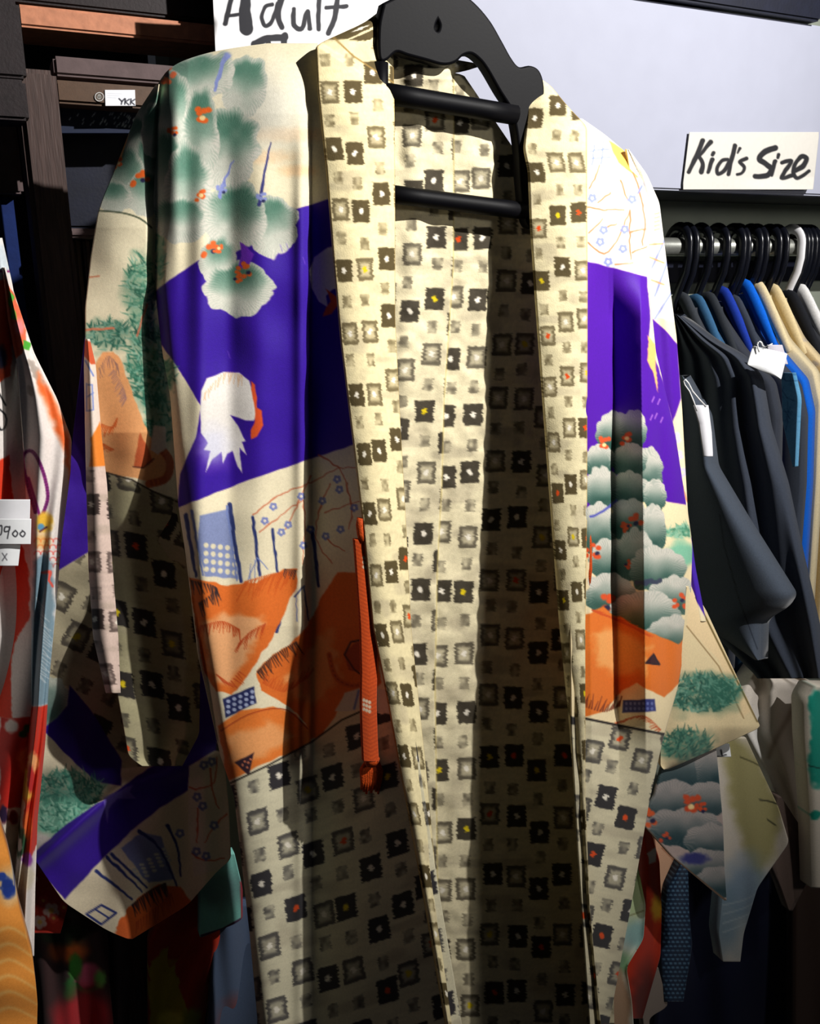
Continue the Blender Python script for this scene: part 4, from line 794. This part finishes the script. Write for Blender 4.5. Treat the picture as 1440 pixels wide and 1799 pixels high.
def p_green(d):
    d.blob(1110, 1560, 20, 60, (196, 216, 160), .6); d.blob(1120, 1640, 30, 24, (140, 190, 190), .6, .8); d.blob(1090, 1690, 20, 20, (110, 160, 110), .6, .8); d.stroke([(1096, 1612), (1130, 1600)], 2, (140, 140, 90))
    d.poly([(1040, 1730), (1090, 1700), (1110, 1760), (1100, 1860), (1040, 1860)], (176, 142, 112), 2, soft=6)
robe('green_kimono', 'pale green and white kimono showing right of the haori hem', 'kimono', [(1108, 1500), (1090, 1600), (1060, 1720), (1036, 1850)], [(1116, 1500), (1134, 1590), (1130, 1650), (1100, 1700), (1110, 1760), (1116, 1850)], PlaceY(.765, lambda x, y, u: .006*np.sin(u*6)), p_green, (224, 222, 204), 2, .015, 'silk')
robe('grey_kimono', 'grey-mauve kimono hem at the bottom beside the red one', 'kimono', [(1148, 1700), (1120, 1760), (1130, 1790), (1136, 1850)], [(1156, 1700), (1174, 1770), (1140, 1786), (1142, 1850)], PlaceY(.80, 0), None, (150, 136, 126), 2, .012, 'silk')

# ------------------------------------------------------------------ far left: kimono and cards
def p_k1(d):
    R_ = (222, 58, 28)
    d.poly([(-20, 420), (6, 430), (16, 466), (12, 500), (-20, 520)], (196, 206, 212), 3, soft=6); d.stroke([(-6, 477), (18, 476)], 4, (128, 34, 100), jit=1)
    d.poly([(-20, 495), (14, 490), (24, 560), (20, 660), (-20, 680)], (224, 84, 46), 3); d.poly([(8, 495), (18, 520), (28, 545), (16, 540)], (92, 180, 60), 2)
    d.poly([(-20, 830), (14, 800), (26, 900), (50, 1010), (52, 1090), (30, 1120), (20, 1160), (20, 1262), (-20, 1262)], R_, 3); d.blob(4, 628, 8, 20, (56, 62, 96), .4)
    d.stroke(spline([(-2, 718), (10, 730), (10, 748), (2, 756), (-2, 748)], 10), 3, (24, 24, 28)); d.stroke([(-2, 690), (10, 712)], 3, (24, 24, 28))
    d.poly([(0, 1262), (66, 1262), (60, 1360), (40, 1420), (0, 1420)], (198, 40, 30), 3)
    for q in ((20, 1276, 12, 12, (230, 222, 214)), (52, 1326, 10, 14, (240, 226, 214)), (52, 1280, 12, 8, (40, 90, 50)), (40, 1290, 8, 6, (36, 84, 48)), (50, 1340, 18, 28, (232, 120, 70)), (20, 1470, 22, 30, (226, 214, 196)), (4, 1430, 10, 18, (200, 60, 40)), (24, 1436, 8, 12, (120, 24, 40)), (6, 1432, 8, 16, (44, 26, 60))): d.blob(*q, .3)
robe('red_white_kimono', 'red and white patterned kimono at the left edge behind the handwritten cards', 'kimono', [(-40, 418), (-60, 700), (-60, 1000), (-60, 1540)], [(4, 418), (22, 500), (44, 640), (52, 800), (58, 1000), (66, 1100), (68, 1262), (44, 1400), (34, 1540)], PlaceY(.725, lambda x, y, u: .010*np.sin(u*6+y/140)), p_k1, (234, 226, 220), 2, .015, 'silk')
def p_k2(d):
    O = (232, 100, 38)
    d.poly([(6, 480), (30, 530), (48, 580), (40, 620), (20, 640), (4, 520)], (236, 106, 66), 3); d.poly([(14, 510), (24, 520), (22, 540), (30, 560), (20, 560)], (84, 180, 52), 2); d.poly([(40, 598), (56, 604), (52, 616), (40, 612)], (70, 170, 44), 1.5); d.blob(34, 574, 8, 14, (240, 140, 140), .5)
    for k in range(26): d.blob(50+(k*37 % 26), 636+(k*23 % 56), 4, 5, (172, 160, 150), .4, .8)
    d.poly([(66, 655), (90, 690), (124, 770), (124, 850), (116, 800), (92, 740), (70, 690)], O, 3, soft=7)
    lp = spline([(62, 900), (48, 850), (40, 810), (46, 794), (60, 796), (76, 830), (84, 870), (78, 896), (70, 915)], 34); d.stroke(lp, 6, (134, 34, 118)); d.stroke(lp, 6, (90, 20, 84), dash=5, op=.6); d.stroke(spline([(50, 840), (62, 880), (72, 915)], 8), 5, (134, 34, 118))
    d.blob(78, 918, 15, 18, (236, 186, 60), .3); d.blob(72, 926, 6, 6, (90, 150, 190), .3); d.stroke([(70, 934), (82, 926)], 3, (80, 30, 60))
    for j in range(5):
        for i in range(4): d.stroke([(66+i*11+(j % 2)*5+6*math.cos(t), 952+j*11-6*math.sin(t)) for t in np.linspace(0, 3.1, 6)], 2, (234, 110, 100))
    d.blob(74, 950, 14, 14, (238, 170, 60), .6, .6)
    d.poly([(58, 985), (80, 970), (92, 990), (96, 1060), (90, 1240), (50, 1240), (54, 1060)], (124, 150, 164), 3, soft=5); d.hatch([(64, 1050), (76, 1120), (70, 1190)], 26, 20, 40, (196, 206, 210), 1.6, 4); d.stroke([(76, 1006), (88, 1004), (86, 1020), (92, 1030)], 5, (226, 90, 76), jit=2)
    d.poly([(44, 1240), (100, 1240), (90, 1420), (40, 1540)], (206, 52, 32), 3)
    for q in ((58, 1340, 10, 18, (240, 170, 110)), (46, 1380, 12, 30, (230, 190, 70)), (54, 1370, 6, 26, (190, 40, 40)), (48, 1450, 8, 26, (232, 110, 50)), (34, 1480, 12, 26, (40, 80, 52)), (34, 1484, 5, 12, (230, 220, 220)), (48, 1510, 9, 14, (140, 60, 160)), (44, 1540, 16, 22, (226, 214, 190))): d.blob(*q, .3)
robe('white_orange_kimono', 'white kimono with orange edging and a painted purple cord loop at the left', 'kimono', [(4, 470), (14, 560), (30, 640), (40, 760), (48, 900), (56, 1000), (56, 1240), (40, 1400), (26, 1560), (24, 1680)], [(10, 470), (30, 530), (60, 620), (100, 700), (126, 772), (124, 830), (108, 950), (100, 1050), (86, 1200), (80, 1300), (66, 1440), (62, 1560), (60, 1680)], PlaceY(.712, lambda x, y, u: .012*np.sin(np.pi*u)+.003*np.sin(u*12+y/80)), p_k2, (236, 226, 220), 1.8, .018, 'silk')
def p_orange(d):
    d.blob(20, 1556, 30, 30, (238, 214, 170), .6); d.blob(14, 1560, 13, 18, (34, 62, 150), .25, 1, .25); d.blob(4, 1540, 8, 8, (40, 70, 160), .3)
    for k in range(6): d.stroke(spline([(-10, 1640+k*28), (20, 1630+k*28), (64, 1660+k*26)], 8), 7, (246, 200, 120), 2, op=.7, soft=4)
robe('orange_kimono', 'glowing orange kimono in the bottom left corner', 'kimono', [(-60, 1456), (-60, 1850)], [(0, 1456), (14, 1500), (34, 1600), (58, 1690), (66, 1760), (64, 1850)], PlaceY(.69, lambda x, y, u: .02*np.sin(np.pi*.5*u+.8)+.002*np.sin(y/17)), p_orange, (234, 150, 62), 2, .02, 'silk')
def p_5900(d):
    I = (34, 34, 40)
    for pts in ([(-2, 925), (3, 924), (2, 938), (-4, 941)], [(16, 926), (9, 926), (8, 934), (16, 932), (17, 925), (13, 946)], [(27, 932), (22, 938), (27, 943), (31, 937), (27, 932)], [(40, 933), (35, 938), (40, 943), (44, 937), (39, 932)]): d.stroke(spline(pts, 16), 2.4, I, 2)
    d.stroke([(-2, 904), (12, 903)], 4, (206, 206, 210))
tagcard('white price card with a handwritten price over the left kimono', [(-14, 912), (-14, 946)], [(55, 918), (54, 956)], .688, p_5900, step=.9)
tagcard('upper blank white card behind the handwritten price card', [(-14, 878), (-14, 930)], [(53, 890), (52, 930)], .695, None, (226, 226, 230))
def p_x(d): d.stroke([(4, 972), (12, 984)], 1.8, (90, 90, 96)); d.stroke([(12, 973), (4, 985)], 1.8, (90, 90, 96)); d.stroke([(-2, 970), (-2, 982)], 2, (90, 90, 96))
tagcard('lower white card with a pencilled cross under the price card', [(-14, 944), (-14, 994)], [(37, 950), (32, 994)], .692, p_x, step=.9)

# ------------------------------------------------------------------ bottom left: robes hanging in the dark behind the sleeve
def p_redfl(d):
    for q in ((50, 1540, 16), (90, 1600, 14), (70, 1620, 12)): d.flower(q[0], q[1], q[2], (226, 206, 196), (230, 180, 90))
    for k in range(6): d.flower(40+k*18, 1570+(k*31 % 50), 9, (206, 70, 56), (220, 160, 80))
robe('red_flower_kimono', 'red kimono with white blossoms under the left sleeve tip', 'kimono', [(30, 1480), (34, 1620), (50, 1640)], [(70, 1480), (120, 1590), (106, 1640)], PlaceY(.815, fdep(.004)), p_redfl, (176, 42, 28), 2, .015, 'silk')
def p_rose(d):
    d.blob(120, 1670, 30, 22, (206, 100, 40), .5); d.blob(152, 1714, 24, 22, (206, 90, 120), .3); d.stroke(spline([(134, 1730), (148, 1742), (166, 1738), (176, 1720)], 8), 8, (44, 110, 50)); d.blob(132, 1700, 12, 22, (60, 140, 50), .4); d.blob(124, 1740, 12, 22, (40, 100, 44), .4); d.blob(176, 1720, 10, 16, (110, 170, 80), .4)
    d.blob(150, 1790, 50, 50, (176, 40, 46), .4); d.blob(110, 1640, 40, 20, (50, 60, 40), .5)
robe('rose_kimono', 'dark kimono with a pink rose at the bottom left', 'kimono', [(60, 1610), (56, 1850)], [(190, 1610), (192, 1720), (204, 1850)], PlaceY(.84, fdep(.008, 18)), p_rose, (60, 40, 40), 2.5, .015, 'silk')
robe('grey_brown_kimono', 'dark grey-brown kimono between the rose and yellow ones', 'kimono', [(176, 1610), (188, 1720), (200, 1850)], [(300, 1610), (290, 1720), (280, 1850)], PlaceY(.86, fdep(.010, 17)), None, (70, 58, 60), 3, .015, 'silk')
def p_redy(d):
    d.poly([(262, 1690), (300, 1660), (316, 1730), (330, 1790), (330, 1860), (262, 1860)], (178, 158, 40), 4); d.blob(300, 1790, 20, 14, (226, 210, 80), .5); d.blob(340, 1790, 16, 20, (150, 150, 50), .5)
robe('red_yellow_kimono', 'red kimono with a yellow patch below the left sleeve', 'kimono', [(318, 1530), (262, 1660), (262, 1850)], [(360, 1530), (400, 1640), (372, 1720), (350, 1850)], PlaceY(.835, lambda x, y, u: .012*np.sin(u*7+y/80)), p_redy, (172, 44, 20), 2.5, .015, 'silk')
def p_mint(d): d.blob(380, 1560, 40, 34, (100, 130, 130), .6, .8); d.stroke([(354, 1644), (392, 1632), (424, 1614)], 4, (70, 40, 70)); d.stroke([(424, 1550), (426, 1616)], 5, (150, 50, 60))
robe('mint_sleeve', 'mint green sleeve corner hanging beside the haori ikat hem', 'sleeve', [(352, 1500), (351, 1646)], [(412, 1500), (426, 1560), (426, 1618), (356, 1646)], PlaceY(.80, fdep(.003)), p_mint, (128, 196, 184), 2, .012, 'silk')
robe('slate_kimono', 'slate blue kimono at the bottom beside the ikat hem', 'kimono', [(380, 1590), (374, 1700), (366, 1850)], [(450, 1590), (470, 1700), (480, 1850)], PlaceY(.83, fdep(.010, 20)), lambda d: d.blob(416, 1800, 30, 40, (130, 44, 34), .6, .8), (66, 80, 104), 3, .015, 'silk')
